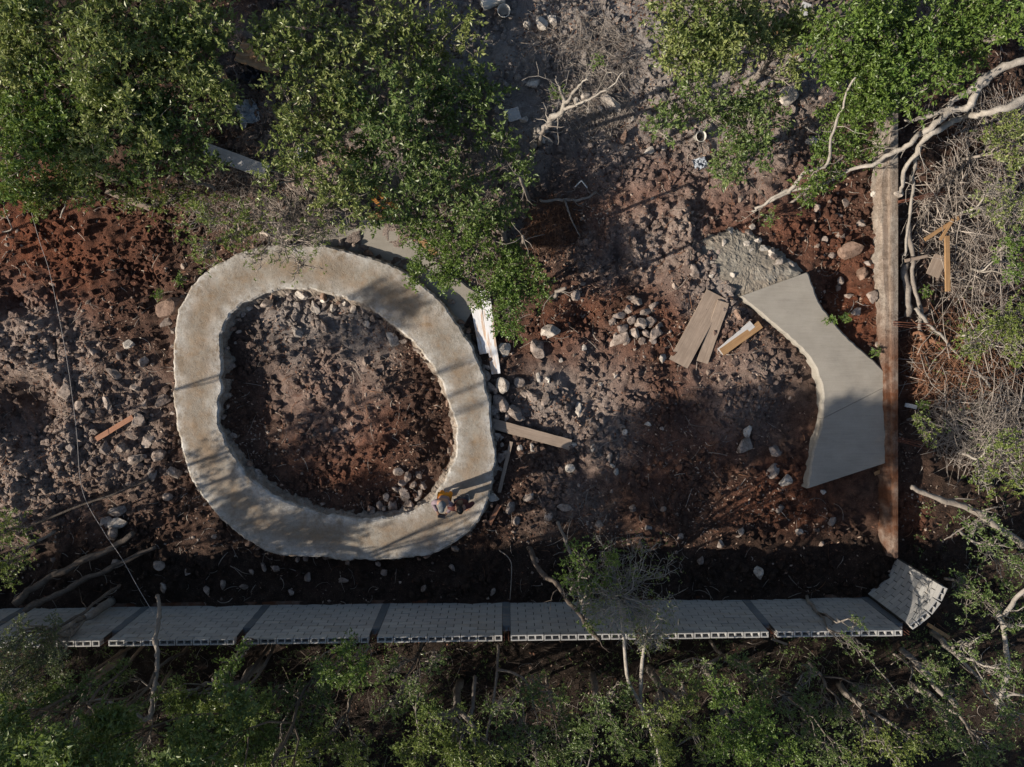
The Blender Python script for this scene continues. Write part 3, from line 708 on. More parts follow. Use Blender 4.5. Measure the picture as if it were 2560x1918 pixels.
def lathe(prof, n=24):
    V = []; F = []
    for r, z in prof:
        for i in range(n): a = 2*math.pi*i/n; V.append((r*math.cos(a), r*math.sin(a), z))
    for k in range(len(prof) - 1):
        for i in range(n): F.append((k*n+i, k*n+(i+1) % n, (k+1)*n+(i+1) % n, (k+1)*n+i))
    return V, F
def bucket(px, py, r, h, mat, label, tilt=(0, 0, 0), dz=0.0):
    p = onground(px, py, dz); t = thing('bucket', label, 'bucket', p); t.rotation_euler = tilt
    V, F = lathe([(0.001, 0.004), (r*.8, 0.0), (r*.98, h*.9), (r*1.06, h*.9), (r*1.06, h), (r*.97, h), (r*.78, .02), (0.001, .02)])
    link('body', mesh_py('body', V, F, True), mat, t)
    tb = Tubes(); a = np.linspace(0, math.pi, 14); tb.add(np.stack([r*1.07*np.cos(a), r*.9*np.sin(a), h*.93 + .02*np.sin(a)], -1), .004, 5)
    link('handle', tb.mesh('handle'), M['cable'], t); return t
bucket(1258, 35, .16, .34, M['bucket'], 'white bucket standing by the pale stones at the top edge', (.1, .05, 0))
bucket(1741, 342, .14, .30, M['bucket'], 'beige bucket on red soil at upper right', (.25, .12, .5))
p = onground(1232, 8, .16); t = thing('drum', 'pale plastic drum lying on its side at the top edge', 'drum', p); t.rotation_euler = (R_(90), 0, R_(-70))
V, F = lathe([(0.001, -.3), (.15, -.3), (.165, -.28), (.165, -.1), (.155, -.09), (.155, .09), (.165, .1), (.165, .28), (.15, .3), (.06, .3), (.055, .33), (0.001, .33)])
link('body', mesh_py('body', V, F, True), M['bucket'], t)
def sheet(px, py, w, h, ang, mat, name, label, cat, crumple=.03, dz=.05, n=14):
    p = onground(px, py, dz); u, v = np.meshgrid(np.linspace(-.5, .5, n), np.linspace(-.5, .5, n), indexing='ij')
    x = u * w * (1 + .15 * fbm(u + px, v, 3, 2, 1)); y = v * h * (1 + .15 * fbm(u, v + py, 3, 2, 2)); z = crumple * 3 * fbm(u + px*.1, v + py*.1, 5, 3, 3)
    V = np.stack([x, y, z], -1).reshape(-1, 3); V = np.vstack([V, V - [0, 0, .008]]); I = np.arange(n*n).reshape(n, n)
    f = np.stack([I[:-1, :-1], I[1:, :-1], I[1:, 1:], I[:-1, 1:]], -1).reshape(-1, 4); bt = f[:, ::-1] + n*n
    ed = np.concatenate([I[0, :], I[1:, -1], I[-1, -2::-1], I[-2:0:-1, 0]]); e2 = np.roll(ed, -1)
    sd = np.stack([ed, ed + n*n, e2 + n*n, e2], -1)
    o = link(name, mesh_np(name, V, np.vstack([f, bt, sd]), False), mat); o.location = p; o.rotation_euler = (0, 0, ang)
    return tag(o, label, cat)
sheet(622, 285, .55, .6, .4, M['silver'], 'plastic_sheet', 'crumpled silvery plastic sheet between the grove and the middle trees', 'plastic sheet', .06, .12)
sheet(640, 195, .6, .5, -.6, M['black'], 'plastic_sheet', 'black plastic sheet beside brown cardboard under upper trees', 'plastic sheet', .06, .1)
sheet(565, 215, .35, .8, .5, M['tan'], 'cardboard', 'brown cardboard leaning upright near the dark gap in the grove', 'cardboard', .03, .15)
sheet(655, 150, 1.2, .55, -.35, M['tan'], 'cardboard', 'wide tan cardboard sheet under the upper trees', 'cardboard', .03, .15)
sheet(760, 385, .3, .35, .2, M['silver'], 'plastic_sheet', 'small grey plastic scrap on tan soil below the middle trees', 'plastic sheet', .05, .1)
sheet(1283, 288, .36, .32, .25, M['pale_board'], 'panel', 'grey square panel lying on soil beside the middle trees', 'panel', .008, .08)
sheet(1748, 410, .34, .3, .3, M['silver'], 'plastic_sheet', 'pale plastic scrap beside the small dark shrub at upper right', 'plastic sheet', .04, .1)
tb = Tubes(); tb.add([P(1437,468,.25), P(1453,452,.25), P(1454,452,.25)], .016, 8); tb.add([P(1454,452,.25), P(1468,470,.25)], .016, 8)
tag(link('pipe', tb.mesh('pipe'), M['pipe']), 'white angled pipe offcut on the dark soil', 'pipe')

# cable across the left side
pts = [Q(60,430,1.2), Q(85,520,.9), Q(110,600,.7), Q(145,780,.5), Q(165,930,.45), Q(178,1060,.5), Q(225,1150,.9), Q(262,1205,1.4), Q(310,1290,2.2), Q(372,1388,2.42)]
tb = Tubes(); tb.add(spline(pts, 60), .0065, 6)
tag(link('cable', tb.mesh('cable'), M['cable']), 'thin pale cable strung from the grove down to the block wall', 'cable')
# rebar bundles
for a, b, z, lab in (((2232,805),(2345,812),.47,'rusty rebar bundle crossing the low wall beside the curved path bend'),
                     ((2244,505),(2370,478),.48,'thin rusty rebar crossing the low wall below the leaning trunk'),
                     ((2244,1098),(2330,1118),.47,'rusty rebar bundle crossing the low wall near the path end')):
    t = thing('rebar_bundle', lab, 'rebar', P(*a, z))
    for k in range(5):
        o_ = Vector((0, rng.normal(0, .05), rng.uniform(0, .02))); tb = Tubes()
        q = bent(P(*a, z) + o_ - t.location, P(*b, z - .05) + o_ * 1.8 - t.location, 6, .008); tb.add(q, .007, 5)
        link('rod', tb.mesh('rod'), M['rebar'], t)

# ------------------------------------------------------------------ rocks
def rock_mesh(seed):
    import bmesh
    r = np.random.default_rng(seed); bm = bmesh.new(); bmesh.ops.create_icosphere(bm, subdivisions=3, radius=1.0)
    pl = [(v / np.linalg.norm(v), d) for v, d in zip(r.normal(size=(13, 3)), r.uniform(.42, .8, 13))]
    for v in bm.verts:
        c = np.array(v.co)
        for nrm, d in pl:
            e = c @ nrm - d
            if e > 0: c = c - nrm * e
        q = np.array([c[0]*1.45, c[1]*1.05, c[2]*.95])
        q += .07 * float(fbm(np.array(c[0]*1.7 + seed), np.array(c[1]*1.7 + c[2]*2.3), 1.4, 3, seed)) * c * 2
        v.co = q
    me = bpy.data.meshes.new('rock'); bm.to_mesh(me); bm.free(); return me
RM = {}
for k in ('rock', 'rock_pale', 'rock_brown'):
    RM[k] = [rock_mesh(s) for s in range(20, 34)]
    for me in RM[k]: me.materials.append(M[k])
def rock(px, py, rpx, mat, label, group=None, z=None, sink=.35):
    p = onground(px, py) if z is None else P(px, py, z)
    r = rpx * (CAM_H - p.z) / FPX
    o = link('rock', random.choice(RM[mat])); s = rng.uniform(.75, 1.3, 3) * r; o.scale = s
    o.location = p + Vector((0, 0, r * (.75 - sink))); o.rotation_euler = (rng.uniform(-.4, .4), rng.uniform(-.4, .4), rng.uniform(0, 6.28))
    tag(o, label, 'rock', group); return o
NAMED = [
 (982,850,17,'rock_pale','pale wedge shaped rock inside the ring below its upper right arc'),
 (1377,830,22,'rock_pale','large whitish boulder beside the small bushy shrub right of the boards'),
 (1346,869,18,'rock','round greyish boulder below the whitish boulder right of the boards'),
 (1258,873,18,'rock_pale','pale boulder touching the lower end of the white boards'),
 (1258,965,17,'rock_pale','white angular rock just below the white boards'),
 (1443,1027,14,'rock_pale','single yellowish rock on open soil right of the ring'),
 (1427,1171,13,'rock_pale','flat white stone on dark soil right of the ring'),
 (439,772,26,'rock_brown','big brown boulder against the upper left outside of the ring'),
 (412,1001,20,'rock','grey rock touching the left outside of the ring'),
 (439,1182,18,'rock','grey rock touching the lower left outside of the ring'),
 (323,861,15,'rock_pale','pale rock on reddish litter left of the ring'),
 (305,1307,21,'rock_pale','large pale rock at the end of the fallen logs at lower left'),
 (286,1332,17,'rock','grey rock just below the large pale rock at lower left'),
 (268,1305,14,'rock','small grey rock left of the large pale rock at lower left'),
 (300,1275,16,'rock','grey rock just above the large pale rock at lower left'),
 (295,1408,13,'rock','grey rock between the two fallen logs at lower left'),
 (669,757,15,'rock','dark grey rock at the upper left inside of the ring'),
 (743,830,14,'rock_pale','whitish rock on tan soil in the upper half of the ring pit'),
 (812,819,16,'rock','grey rock with a long shadow in the upper half of the ring pit'),
 (920,807,12,'rock_pale','pale rock by the upper right inner edge of the ring'),
 (2153,682,15,'rock_brown','purplish rock between the curved path top and low wall'),
 (2130,625,24,'rock_brown','large rusty brown boulder between the rough concrete and the low wall'),
 (1735,679,14,'rock','upright grey rock left of the rough concrete'),
 (1778,689,10,'rock_pale','small round pale rock at the lower corner of the rough concrete'),
 (1972,659,13,'rock_pale','cream rock at the top corner of the curved path'),
 (1842,785,13,'rock_brown','brown rock between the planks and the curved path'),
 (1863,1114,17,'rock','pale lump of rock left of the curved path end'),
 (1867,1079,13,'rock_pale','small white rock above the pale lump left of the path end'),
 (1933,1126,17,'rock','tall grey rock left of the curved path end'),
 (1929,1177,16,'rock','grey rock below the tall grey rock near the path end'),
 (1962,1200,15,'rock_pale','whitish rock lowest in the group near the curved path end'),
 (2056,1229,9,'rock_pale','small white stone at the lower left tip of the curved path'),
 (2027,358,16,'rock_pale','pale faceted rock beside the tree at upper right'),
 (1968,241,24,'rock_pale','large pale boulder in shade between the upper right trees'),
 (2186,488,11,'rock_pale','pale stone against the low wall below the leaning trunk'),
 (1330,210,15,'rock_pale','flat whitish stone alone on grey soil at the top'),
 (1381,52,13,'rock_pale','pale stone at the right end of the row near the bucket'),
 (1351,60,15,'rock_pale','pale stone in the middle of the row near the bucket'),
 (1320,66,12,'rock_pale','pale stone in the row closest to the bucket'),
 (1519,258,18,'rock_pale','large whitish rock in the stone heap right of the middle trees'),
 (1558,346,14,'rock_brown','tan rock on dark soil below the whitish stone heap'),
 (1439,737,15,'rock','rock at the end of the long thin shadow right of the boards'),
 (1639,834,18,'rock','largest grey rock on the right of the rubble heap'),
 (1550,850,18,'rock','broad grey rock at the lower left of the rubble heap'),
 (1655,895,11,'rock_pale','small pale rock touching the wide weathered plank'),
 (1897,1430,14,'rock_pale','rounded pale stone in deep shade near the block wall'),
 (1233,1243,15,'rock_pale','pale rock beside the ring nearest the two people'),
 (1276,1266,17,'rock','upright grey rock right of the two people'),
 (1406,1266,16,'rock','grey rock at the edge of the deep shade right of the people'),
 (1370,1290,16,'rock','tall grey rock at the foot of the thin bare trunk'),
]
for px, py, r, m, lab in NAMED: rock(px, py, r, m, lab)
o = rock(2244, 486, 10, 'rock_pale', 'white stone lying on top of the low wall', z=.46, sink=.1)
GROUPS = [
 ('grey rock in the jumble along the right outside of the ring', 'rocks jumbled on the right outside of the ring', 'rock',
  [(1212,940,13),(1194,908,13),(1297,955,15),(1250,1001,18),(1235,1025,14),(1289,1029,20),(1332,990,15),(1363,998,13),(1215,994,13),(1227,967,12),(1245,1091,13),(1256,1140,13),(1270,1075,12),(1180,880,11),(1208,920,9),(1300,1045,11),(1268,1040,10),(1230,1060,9),(1240,1170,9),(1310,985,10)]),
 ('grey limestone rock scattered on the dark slope left of the ring', 'rocks scattered left of the ring', 'rock',
  [(350,1048,18),(268,1120,18),(309,1120,17),(346,1147,18),(398,1141,18),(373,1095,18),(420,1239,13),(288,935,13),(342,970,15),(272,1009,14),(163,978,17),(420,807,14),(330,1085,12),(235,1075,12),(300,1165,12),(365,1010,12),(250,960,12),(205,1010,12),(385,1185,12),(330,1210,10),(400,1410,12),(225,1170,11),(180,1120,10),(360,905,12),(300,890,11),(240,880,10)]),
 ('small pale rock lined along the upper inside edge of the ring', 'pale rocks along the upper inside of the ring', 'rock_pale',
  [(789,770,12),(813,751,11),(836,770,11),(758,737,13),(653,729,12),(862,757,9),(724,744,8),(700,738,8),(640,745,10),(620,765,10),(884,775,8),(610,785,9),(800,742,7),(903,800,7)]),
 ('tan rock in the rubble heap left of the weathered planks', 'rocks of the rubble heap by the planks', 'rock',
  [(1585+int(x), 800+int(y), r) for x, y, r in [(-35,-10,12),(-15,-30,13),(8,-45,14),(25,-20,13),(-5,0,12),(15,10,14),(40,5,13),(-30,20,12),(0,32,14),(30,35,12),(50,-35,11),(-55,5,10),(-10,-55,10),(60,15,11),(20,55,11),(-45,38,10),(45,50,10),(-20,55,9)]]),
 ('grey rock in the pile at the lower inside of the ring', 'rocks piled at the lower inside of the ring', 'rock',
  [(1021,1192,12),(1005,1207,11),(990,1222,12),(1035,1210,11),(1010,1235,13),(984,1262,13),(1025,1266,14),(1045,1240,11),(965,1240,11),(1000,1180,10),(1048,1185,10),(950,1262,11),(930,1275,10),(1060,1215,9)]),
 ('stone set in the rough concrete at the path top', 'stones in the rough concrete', 'rock_pale',
  [(1808,608,9),(1798,628,8),(1862,610,9),(1880,628,10),(1895,600,8),(1800,658,8),(1792,665,7),(1830,690,9),(1870,580,9),(1930,640,10),(1945,655,11),(1925,630,9),(1908,622,10),(1782,655,9),(1826,575,10),(1880,568,8)]),
 ('pale stone in the broken heap right of the middle trees', 'stones in the heap right of the middle trees', 'rock_pale',
  [(1464,245,13),(1440,255,11),(1487,240,10),(1500,275,9),(1420,240,9),(1545,270,10),(1470,275,8),(1373,352,10),(1390,345,8),(1355,348,9),(1530,230,8),(1455,220,8),(1580,300,9),(1620,380,11),(1660,370,10),(1340,325,10),(1310,300,9)]),
 ('small pale stone in the row along the poles at upper right', 'stones in the row at upper right', 'rock_pale',
  [(1962,168,7),(1975,163,8),(1988,158,9),(2000,152,8),(2012,148,7),(1950,172,6),(1984,125,6),(1993,127,5),(1940,178,6),(1925,182,6)]),
 ('whitish stone among small litter on the soil right of the ring', 'stones on the soil right of the ring', 'rock_pale',
  [(1523,1143,11),(1530,1163,9),(1540,1178,8),(1347,945,9),(1400,900,9),(1300,1117,8),(1433,1112,9),(1560,1080,8),(1480,1120,7),(1330,1120,8),(1370,950,8),(1620,1060,8),(1500,960,7),(1460,870,8),(1540,940,7)]),
 ('rough grey rock on the dim red ground near the low wall', 'rocks between curved path and low wall', 'rock',
  [(2178,743,15),(2120,740,10),(2188,600,11),(2170,660,10),(2200,690,9),(2100,700,11),(2140,780,10),(2080,640,9),(2060,600,10),(2040,520,11),(2090,540,10),(2110,505,10),(2150,560,11),(2195,860,7),(2185,875,6),(2200,900,8),(2205,893,7),(2190,530,10),(2100,590,9)]),
 ('dim rock lying in the deep shade inside the block wall', 'rocks in the shade of the block wall', 'rock',
  [(660,1415,10),(690,1420,11),(560,1460,11),(610,1465,9),(470,1430,9),(520,1475,10),(1130,1418,10),(1340,1400,10),(1420,1440,10),(770,1440,9),(960,1430,9),(860,1450,9),(1060,1470,10),(1230,1480,9),(1650,1440,10),(1750,1400,10),(1800,1360,11),(1850,1330,11),(1700,1340,12),(1950,1270,12),(1620,1320,10),(2000,1330,11),(2080,1300,12),(1580,1270,11),(1500,1310,10),(730,1480,8),(410,1470,9),(1320,1240,12),(1290,1300,10)]),
]
for lab, grp, m, lst in GROUPS:
    for px, py, r in lst:
        zz = 0.16 if 'rough concrete' in lab else None
        rock(px, py, r, m if rng.random() < .8 else 'rock', lab, grp, zz)
k = 0
for side, RR, lab, grp in ((1, RO, 'small rock wedged against the outer foot of the ring path', 'rocks along the outer foot of the ring'), (-1, RI, 'small rock wedged against the inner foot of the ring path', 'rocks along the inner foot of the ring')):
    for th in np.arange(-3.1, 3.1, .105 if side > 0 else .14):
        th += rng.normal(0, .03); r = np.interp(th, TH, RR) + side * rng.uniform(.06, .22)
        if rng.random() < .18: continue
        x, y = RC.x + math.cos(th)*r, RC.y + math.sin(th)*r; rr = rng.uniform(.05, .12)
        o = link('rock', random.choice(RM['rock' if rng.random() < .7 else 'rock_brown'])); o.scale = rng.uniform(.8, 1.2, 3) * rr
        o.location = (x, y, max(g1(x, y), 0) + rr*.2 + rng.uniform(0, .12)); o.rotation_euler = rng.uniform(0, 6, 3); tag(o, lab, 'rock', grp)

# gravel, litter, dry roots: uncountable
def clear_mask(x, y):
    r, ri, ro = in_ring(x, y); ok = (r < ri - .02) | (r > ro + .02)
    for k in range(0, 48, 2):
        cx, cy = (LP[k][0]+RP[k][0])/2, (LP[k][1]+RP[k][1])/2; hw = np.hypot(LP[k][0]-RP[k][0], LP[k][1]-RP[k][1])/2
        ok &= np.hypot(x - cx, y - cy) > hw * .97
    for k in range(0, 30, 2):
        cx, cy = (LL[k][0]+LR[k][0])/2, (LL[k][1]+LR[k][1])/2; hw = np.hypot(LL[k][0]-LR[k][0], LL[k][1]-LR[k][1])/2
        ok &= np.hypot(x - cx, y - cy) > hw * .9
    return ok
def scatter(n, dens=None, x0=-14.6, x1=14.6, y0=-12.6, y1=9.2):
    x = rng.uniform(x0, x1, n); y = rng.uniform(y0, y1, n); m = clear_mask(x, y)
    if dens is not None: m &= rng.random(n) < dens(x, y)
    return x[m], y[m]
def dens_g(x, y):
    z = zones(x, y); return np.clip(.20 + .7*z[..., 1] + .15*z[..., 2] + 1.3*fbm(x, y, .8, 3, 3), 0.02, 1) * np.where(humus_and_shade(x, y) > .7, .15, 1)
x, y = scatter(42000, dens_g); n = len(x); z = gh(x, y); r = .010 + .050 * rng.random(n)**4
oct_ = np.array([(1,0,0),(-1,0,0),(0,1,0),(0,-1,0),(0,0,1),(0,0,-1)], float); of = np.array([(0,2,4),(2,1,4),(1,3,4),(3,0,4),(2,0,5),(1,2,5),(3,1,5),(0,3,5)])
V = oct_[None] * r[:, None, None] * rng.uniform(.5, 1.3, (n, 6, 1)); th = rng.uniform(0, 6.28, n); c, s = np.cos(th)[:, None], np.sin(th)[:, None]
V = np.stack([V[..., 0]*c - V[..., 1]*s, V[..., 0]*s + V[..., 1]*c, V[..., 2]*.8], -1) + np.stack([x, y, z + r*.25], -1)[:, None]
def mat_gravel():
    k = NT('gravel'); g = k.n('NewGeometry').outputs['Random Per Island']; k.color(k.mix(g, (0.055, 0.034, 0.025), (0.34, 0.27, 0.22))); return k.m
tag(link('gravel', mesh_np('gravel', V.reshape(-1, 3), (of[None] + (np.arange(n)*6)[:, None, None]).reshape(-1, 3)), mat_gravel()), 'small stones and grit strewn over the soil', None, None, 'stuff')
def rubble(n, dens, lo, hi, label, mat):
    x, y = scatter(n, dens, y0=-7.6); n = len(x); z = gh(x, y); r = lo + (hi - lo) * rng.random(n)**3
    src = [np.array([v.co[:] for v in m_.vertices]) for m_ in RSM]; fs = [np.array([p.vertices[:] for p in m_.polygons]) for m_ in RSM]
    Vs, Fs, o0 = [], [], 0
    for k in range(len(RSM)):
        m = np.arange(n) % len(RSM) == k; q = m.sum(); th = rng.uniform(0, 6.28, q); c, s = np.cos(th)[:, None], np.sin(th)[:, None]
        v = src[k][None] * r[m][:, None, None] * rng.uniform(.7, 1.3, (q, 1, 3)); v = np.stack([v[..., 0]*c - v[..., 1]*s, v[..., 0]*s + v[..., 1]*c, v[..., 2]], -1) + np.stack([x[m], y[m], z[m] + r[m]*.25], -1)[:, None]
        nv = len(src[k]); Vs.append(v.reshape(-1, 3)); Fs.append((fs[k][None] + (np.arange(q)*nv)[:, None, None]).reshape(-1, 3) + o0); o0 += q * nv
    return tag(link('rubble', mesh_np('rubble', np.vstack(Vs), np.vstack(Fs)), mat), label, None, None, 'stuff')
def small_rock(seed):
    import bmesh
    r = np.random.default_rng(seed); bm = bmesh.new(); bmesh.ops.create_icosphere(bm, subdivisions=2, radius=1.0); pl = [(v / np.linalg.norm(v), d) for v, d in zip(r.normal(size=(8, 3)), r.uniform(.45, .8, 8))]
    for v in bm.verts:
        c = np.array(v.co)
        for nrm, d in pl:
            e = c @ nrm - d
            if e > 0: c = c - nrm * e
        v.co = c * [1.3, 1, .9]
    me = bpy.data.meshes.new('small_rock'); bm.to_mesh(me); bm.free(); return me
RSM = [small_rock(s) for s in range(60, 66)]
def dens_r(x, y):
    zz = zones(x, y); return np.clip(.05 + .75*zz[..., 1] + .12*zz[..., 2] + .8*np.clip(fbm(x, y, .9, 3, 5) - .1, 0, 1), 0, 1) ** 1.3
rubble(8000, dens_r, .02, .085, 'broken limestone rubble scattered over the soil', mat_gravel())
x, y = scatter(120000, lambda x, y: np.clip(.45 + 1.5*fbm(x, y, .7, 3, 6), .03, 1) * np.where(humus_and_shade(x, y) > .6, .12, 1) * (1 - .5*zones(x, y)[..., 0])); n = len(x); z = gh(x, y) + rng.uniform(.004, .035, n)
L = rng.uniform(.02, .055, n); w = L * rng.uniform(.25, .5, n); th = rng.uniform(0, 6.28, n)
d = np.stack([np.cos(th), np.sin(th), rng.normal(0, .45, n)], -1); e = np.stack([-np.sin(th), np.cos(th), rng.normal(0, .45, n)], -1); p = np.stack([x, y, z], -1)
V = np.stack([p - d*L[:, None], p + e*w[:, None], p + d*L[:, None], p - e*w[:, None]], 1)
tag(link('leaf_litter', mesh_np('leaf_litter', V.reshape(-1, 3), np.arange(n*4).reshape(n, 4)), M['litter']), 'fallen leaves and wood chips covering the soil', None, None, 'stuff')
def clods(n, lo, hi):                               # crumbly soil: lumps in the colour of the ground under them
    x, y = scatter(n, lambda x, y: np.clip(.42 + 1.3*fbm(x, y, 1.1, 4, 2) + .3*zones(x, y)[..., 1], .04, 1), y0=-7.7); n = len(x); r = lo + (hi - lo) * rng.random(n)**2.5; z = gh(x, y)
    ph = (1 + 5**.5) / 2; ic = np.array([(-1,ph,0),(1,ph,0),(-1,-ph,0),(1,-ph,0),(0,-1,ph),(0,1,ph),(0,-1,-ph),(0,1,-ph),(ph,0,-1),(ph,0,1),(-ph,0,-1),(-ph,0,1)]) / 1.9
    fc = np.array([(0,11,5),(0,5,1),(0,1,7),(0,7,10),(0,10,11),(1,5,9),(5,11,4),(11,10,2),(10,7,6),(7,1,8),(3,9,4),(3,4,2),(3,2,6),(3,6,8),(3,8,9),(4,9,5),(2,4,11),(6,2,10),(8,6,7),(9,8,1)])
    v = ic[None] * r[:, None, None] * rng.uniform(.55, 1.35, (n, 12, 1)) * rng.uniform(.7, 1.35, (n, 1, 3)); th = rng.uniform(0, 6.28, n); c, s = np.cos(th)[:, None], np.sin(th)[:, None]
    v = np.stack([v[..., 0]*c - v[..., 1]*s, v[..., 0]*s + v[..., 1]*c, v[..., 2]], -1) + np.stack([x, y, z + r*.3], -1)[:, None]
    me = mesh_np('clods', v.reshape(-1, 3), (fc[None] + (np.arange(n)*12)[:, None, None]).reshape(-1, 3))
    zn = np.concatenate([zones(x, y), humus_and_shade(x, y)[:, None]], 1).repeat(12, 0); a = me.color_attributes.new('zone', 'FLOAT_COLOR', 'POINT'); a.data.foreach_set('color', zn.astype(np.float32).ravel())
    return tag(link('soil_crumbs', me, M['soil']), 'crumbled clods of soil and broken rock', None, None, 'stuff')
clods(52000, .02, .11)
def twigs(name, lab, n, lo, hi, rad, mat, dens=None, box=None, zoff=(.01, .06), curve=.25):
    x, y = scatter(n, dens, *(box or (-14.6, 14.6, -12.6, 9.2))); n = len(x); L = rng.uniform(lo, hi, n); th = rng.uniform(0, 6.28, n); cv = rng.normal(0, curve, n)
    t = np.linspace(-.5, .5, 5); a = th[:, None] + cv[:, None]*t*4
    X = x[:, None] + np.cumsum(np.cos(a), 1)*L[:, None]/5; Y = y[:, None] + np.cumsum(np.sin(a), 1)*L[:, None]/5
    Z = gh(X, Y) + rng.uniform(*zoff, (n, 1)) + rng.normal(0, .012, (n, 5)); tb = Tubes(); R0 = rng.uniform(rad*.5, rad, n)
    for i in range(n): tb.add(np.stack([X[i], Y[i], Z[i]], -1), R0[i] * np.array([1, .95, .85, .7, .45]), 3)
    return tag(link(name, tb.mesh(name), mat), lab, None, None, 'stuff')
twigs('twig_litter', 'dry twigs strewn over the cleared soil', 3600, .15, .8, .011, M['twig'], lambda x, y: np.clip(.5 + .9*fbm(x, y, .6, 3, 4), .05, 1))
twigs('root_litter', 'torn reddish roots lying on the rust red soil', 1500, .2, .8, .012, M['root'], lambda x, y: np.clip(zones(x, y)[..., 0] + .1, 0, 1))
# ------------------------------------------------------------------ trees and shrubs
def unit(v): return v / (np.linalg.norm(v, axis=-1, keepdims=True) + 1e-9)
def leaves(centers, radii, n_per, size, flat=.55, out_c=None, per=8):
    """shoots inside each clump; each shoot carries a few folded leaves"""
    Vs = []
    for c, r, n in zip(centers, radii, n_per):
        ns = max(2, int(n / per)); o = unit(rng.normal(size=(ns, 3))) * (rng.random((ns, 1)) ** .45) * r; o[:, 2] *= .6
        base = c + o; sd = unit(o / r + rng.normal(0, .5, (ns, 3)) + [0, 0, .35]); Ls = size * rng.uniform(1.2, 2.4, ns)
        t = np.linspace(.1, 1, per)[None, :, None]; b = (base[:, None] + sd[:, None] * Ls[:, None, None] * t).reshape(-1, 3)
        sdr = np.repeat(sd, per, 0); m = len(b)
        d = unit(sdr * .55 + rng.normal(0, .75, (m, 3)) + [0, 0, -.05]); nrm = unit(rng.normal(0, flat, (m, 3)) + [0, 0, 1]); nrm = unit(nrm - d * (nrm * d).sum(1, keepdims=True))
        e = np.cross(d, nrm); L = (size * rng.uniform(.6, 1.25, m))[:, None]; w = L * rng.uniform(.19, .27, (m, 1))
        mid = b + d * L * .5 + nrm * L * .02
        Vs.append(np.stack([b, mid + e * w + nrm * w * .35, b + d * L - nrm * L * .10, mid - e * w + nrm * w * .35], 1))
    V = np.concatenate(Vs); n = len(V); i = np.arange(n)[:, None] * 4
    return V.reshape(-1, 3), np.concatenate([i + [0, 1, 2], i + [0, 2, 3]], 0)
def tree(label, blobs, zc, mat, size=.115, dens=900, name='tree', cat='tree', base=None, bark='bark', group=None, spread=.55, trunk_r=None, bare=0.0, lean=(0, 0), twiggy=1.0, flat=.55, fork=.4, scale2=K):
    """blobs: (x, y, r) on the 2212-wide photo view, seen at crown height zc"""
    cs = []
    for b in blobs:
        z = zc * (1 + rng.normal(0, .08)) if len(b) == 3 else b[3]
        c = np.array(P(b[0]*scale2, b[1]*scale2, z)); cs.append((c, b[2]*scale2*(CAM_H - z)/FPX))
    mean = np.mean([c for c, _ in cs], 0)
    if base is None: bx, by = mean[0] - lean[0], mean[1] - lean[1]
    else: q = P(base[0]*scale2, base[1]*scale2, 0); bx, by = q.x, q.y
    bz = g1(bx, by) - .06; B = np.array([bx, by, bz]); H = zc
    t = thing(name, label, cat, B, group); wood = Tubes()
    tr = trunk_r or (.025 + (.014 * H + .010 * len(blobs)) * (1 if name == 'tree' else .35)); fk = B + (mean - B) * fork + rng.normal(0, .08, 3) * [1, 1, 0]
    wood.add(bent(B, fk, 6, .03) - B, np.linspace(tr, tr * .75, 6), 8, .06)
    CC, CR, CN = [], [], []
    for c, r in cs:
        limb = bent(fk, c - [0, 0, r * .35], 7, .06, .03); wood.add(limb - B, np.linspace(tr * .6, tr * .2, 7), 6, .05)
        k = max(5, int(11 * spread / .55)); ds = unit(rng.normal(size=(k, 3))) * rng.uniform(.35, .95, (k, 1)); ds[:, 2] = ds[:, 2] * .55 + .08
        for d in ds:
            q = c + d * r; s0 = limb[rng.integers(3, 7)]
            br = bent(s0, q, 5, .09, .04); wood.add(br - B, np.linspace(tr * .22 + .006, .006, 5), 4)
            for _ in range(int(rng.integers(2, 5) * twiggy)):
                s1 = br[rng.integers(1, 5)]; e_ = s1 + unit(rng.normal(size=3) + [0, 0, .3]) * r * rng.uniform(.2, .5)
                wood.add(bent(s1, e_, 4, .1) - B, np.linspace(.008, .003, 4), 3)
            if rng.random() > bare:
                cr = r * rng.uniform(.26, .46); CC.append(q - B); CR.append(cr); CN.append(dens * math.pi * r * r / k * rng.uniform(.5, 1.5))
    link('trunk', wood.mesh('trunk'), M[bark], t)
    if CC:
        V, F = leaves(np.array(CC), CR, CN, size, flat); link('crown', mesh_np('crown', V, F, False), M[mat], t)
    return t

# upper left grove
tree('olive leaved tree filling the top left corner of the photo', [(40,50,95),(150,30,95),(60,150,90),(20,130,60)], 2.4, 'olive', .125, 560, spread=.5, flat=.75)
tree('yellowish green tree second from the corner along the top edge', [(270,40,95),(230,120,85),(340,60,80),(180,90,60)], 2.6, 'olive', .125, 560, spread=.5, flat=.75)
tree('large tree at the right end of the upper left grove', [(400,70,90),(440,150,80),(360,160,85),(460,40,70),(470,220,50)], 2.0, 'olive', .125, 560, spread=.5, flat=.75)
tree('green tree at the left edge in the middle of the grove', [(50,250,95),(140,230,85),(20,330,80),(110,320,70)], 2.2, 'green', .125, 560, spread=.5, flat=.75)
tree('bushy olive tree in the heart of the upper left grove', [(240,230,95),(210,310,80),(310,250,80),(280,180,70)], 2.4, 'olive', .125, 560, spread=.5, flat=.75)
tree('low leafy tree above the red soil bank at left', [(50,400,70),(130,390,65),(190,380,60),(90,430,40)], 1.7, 'small', .09, spread=.5, flat=.75)
tree('dark leaved tree beside the fallen limb in the grove', [(350,310,70),(390,250,70),(300,350,60),(430,320,50)], 1.9, 'dark', .125, 560, spread=.5, flat=.75)
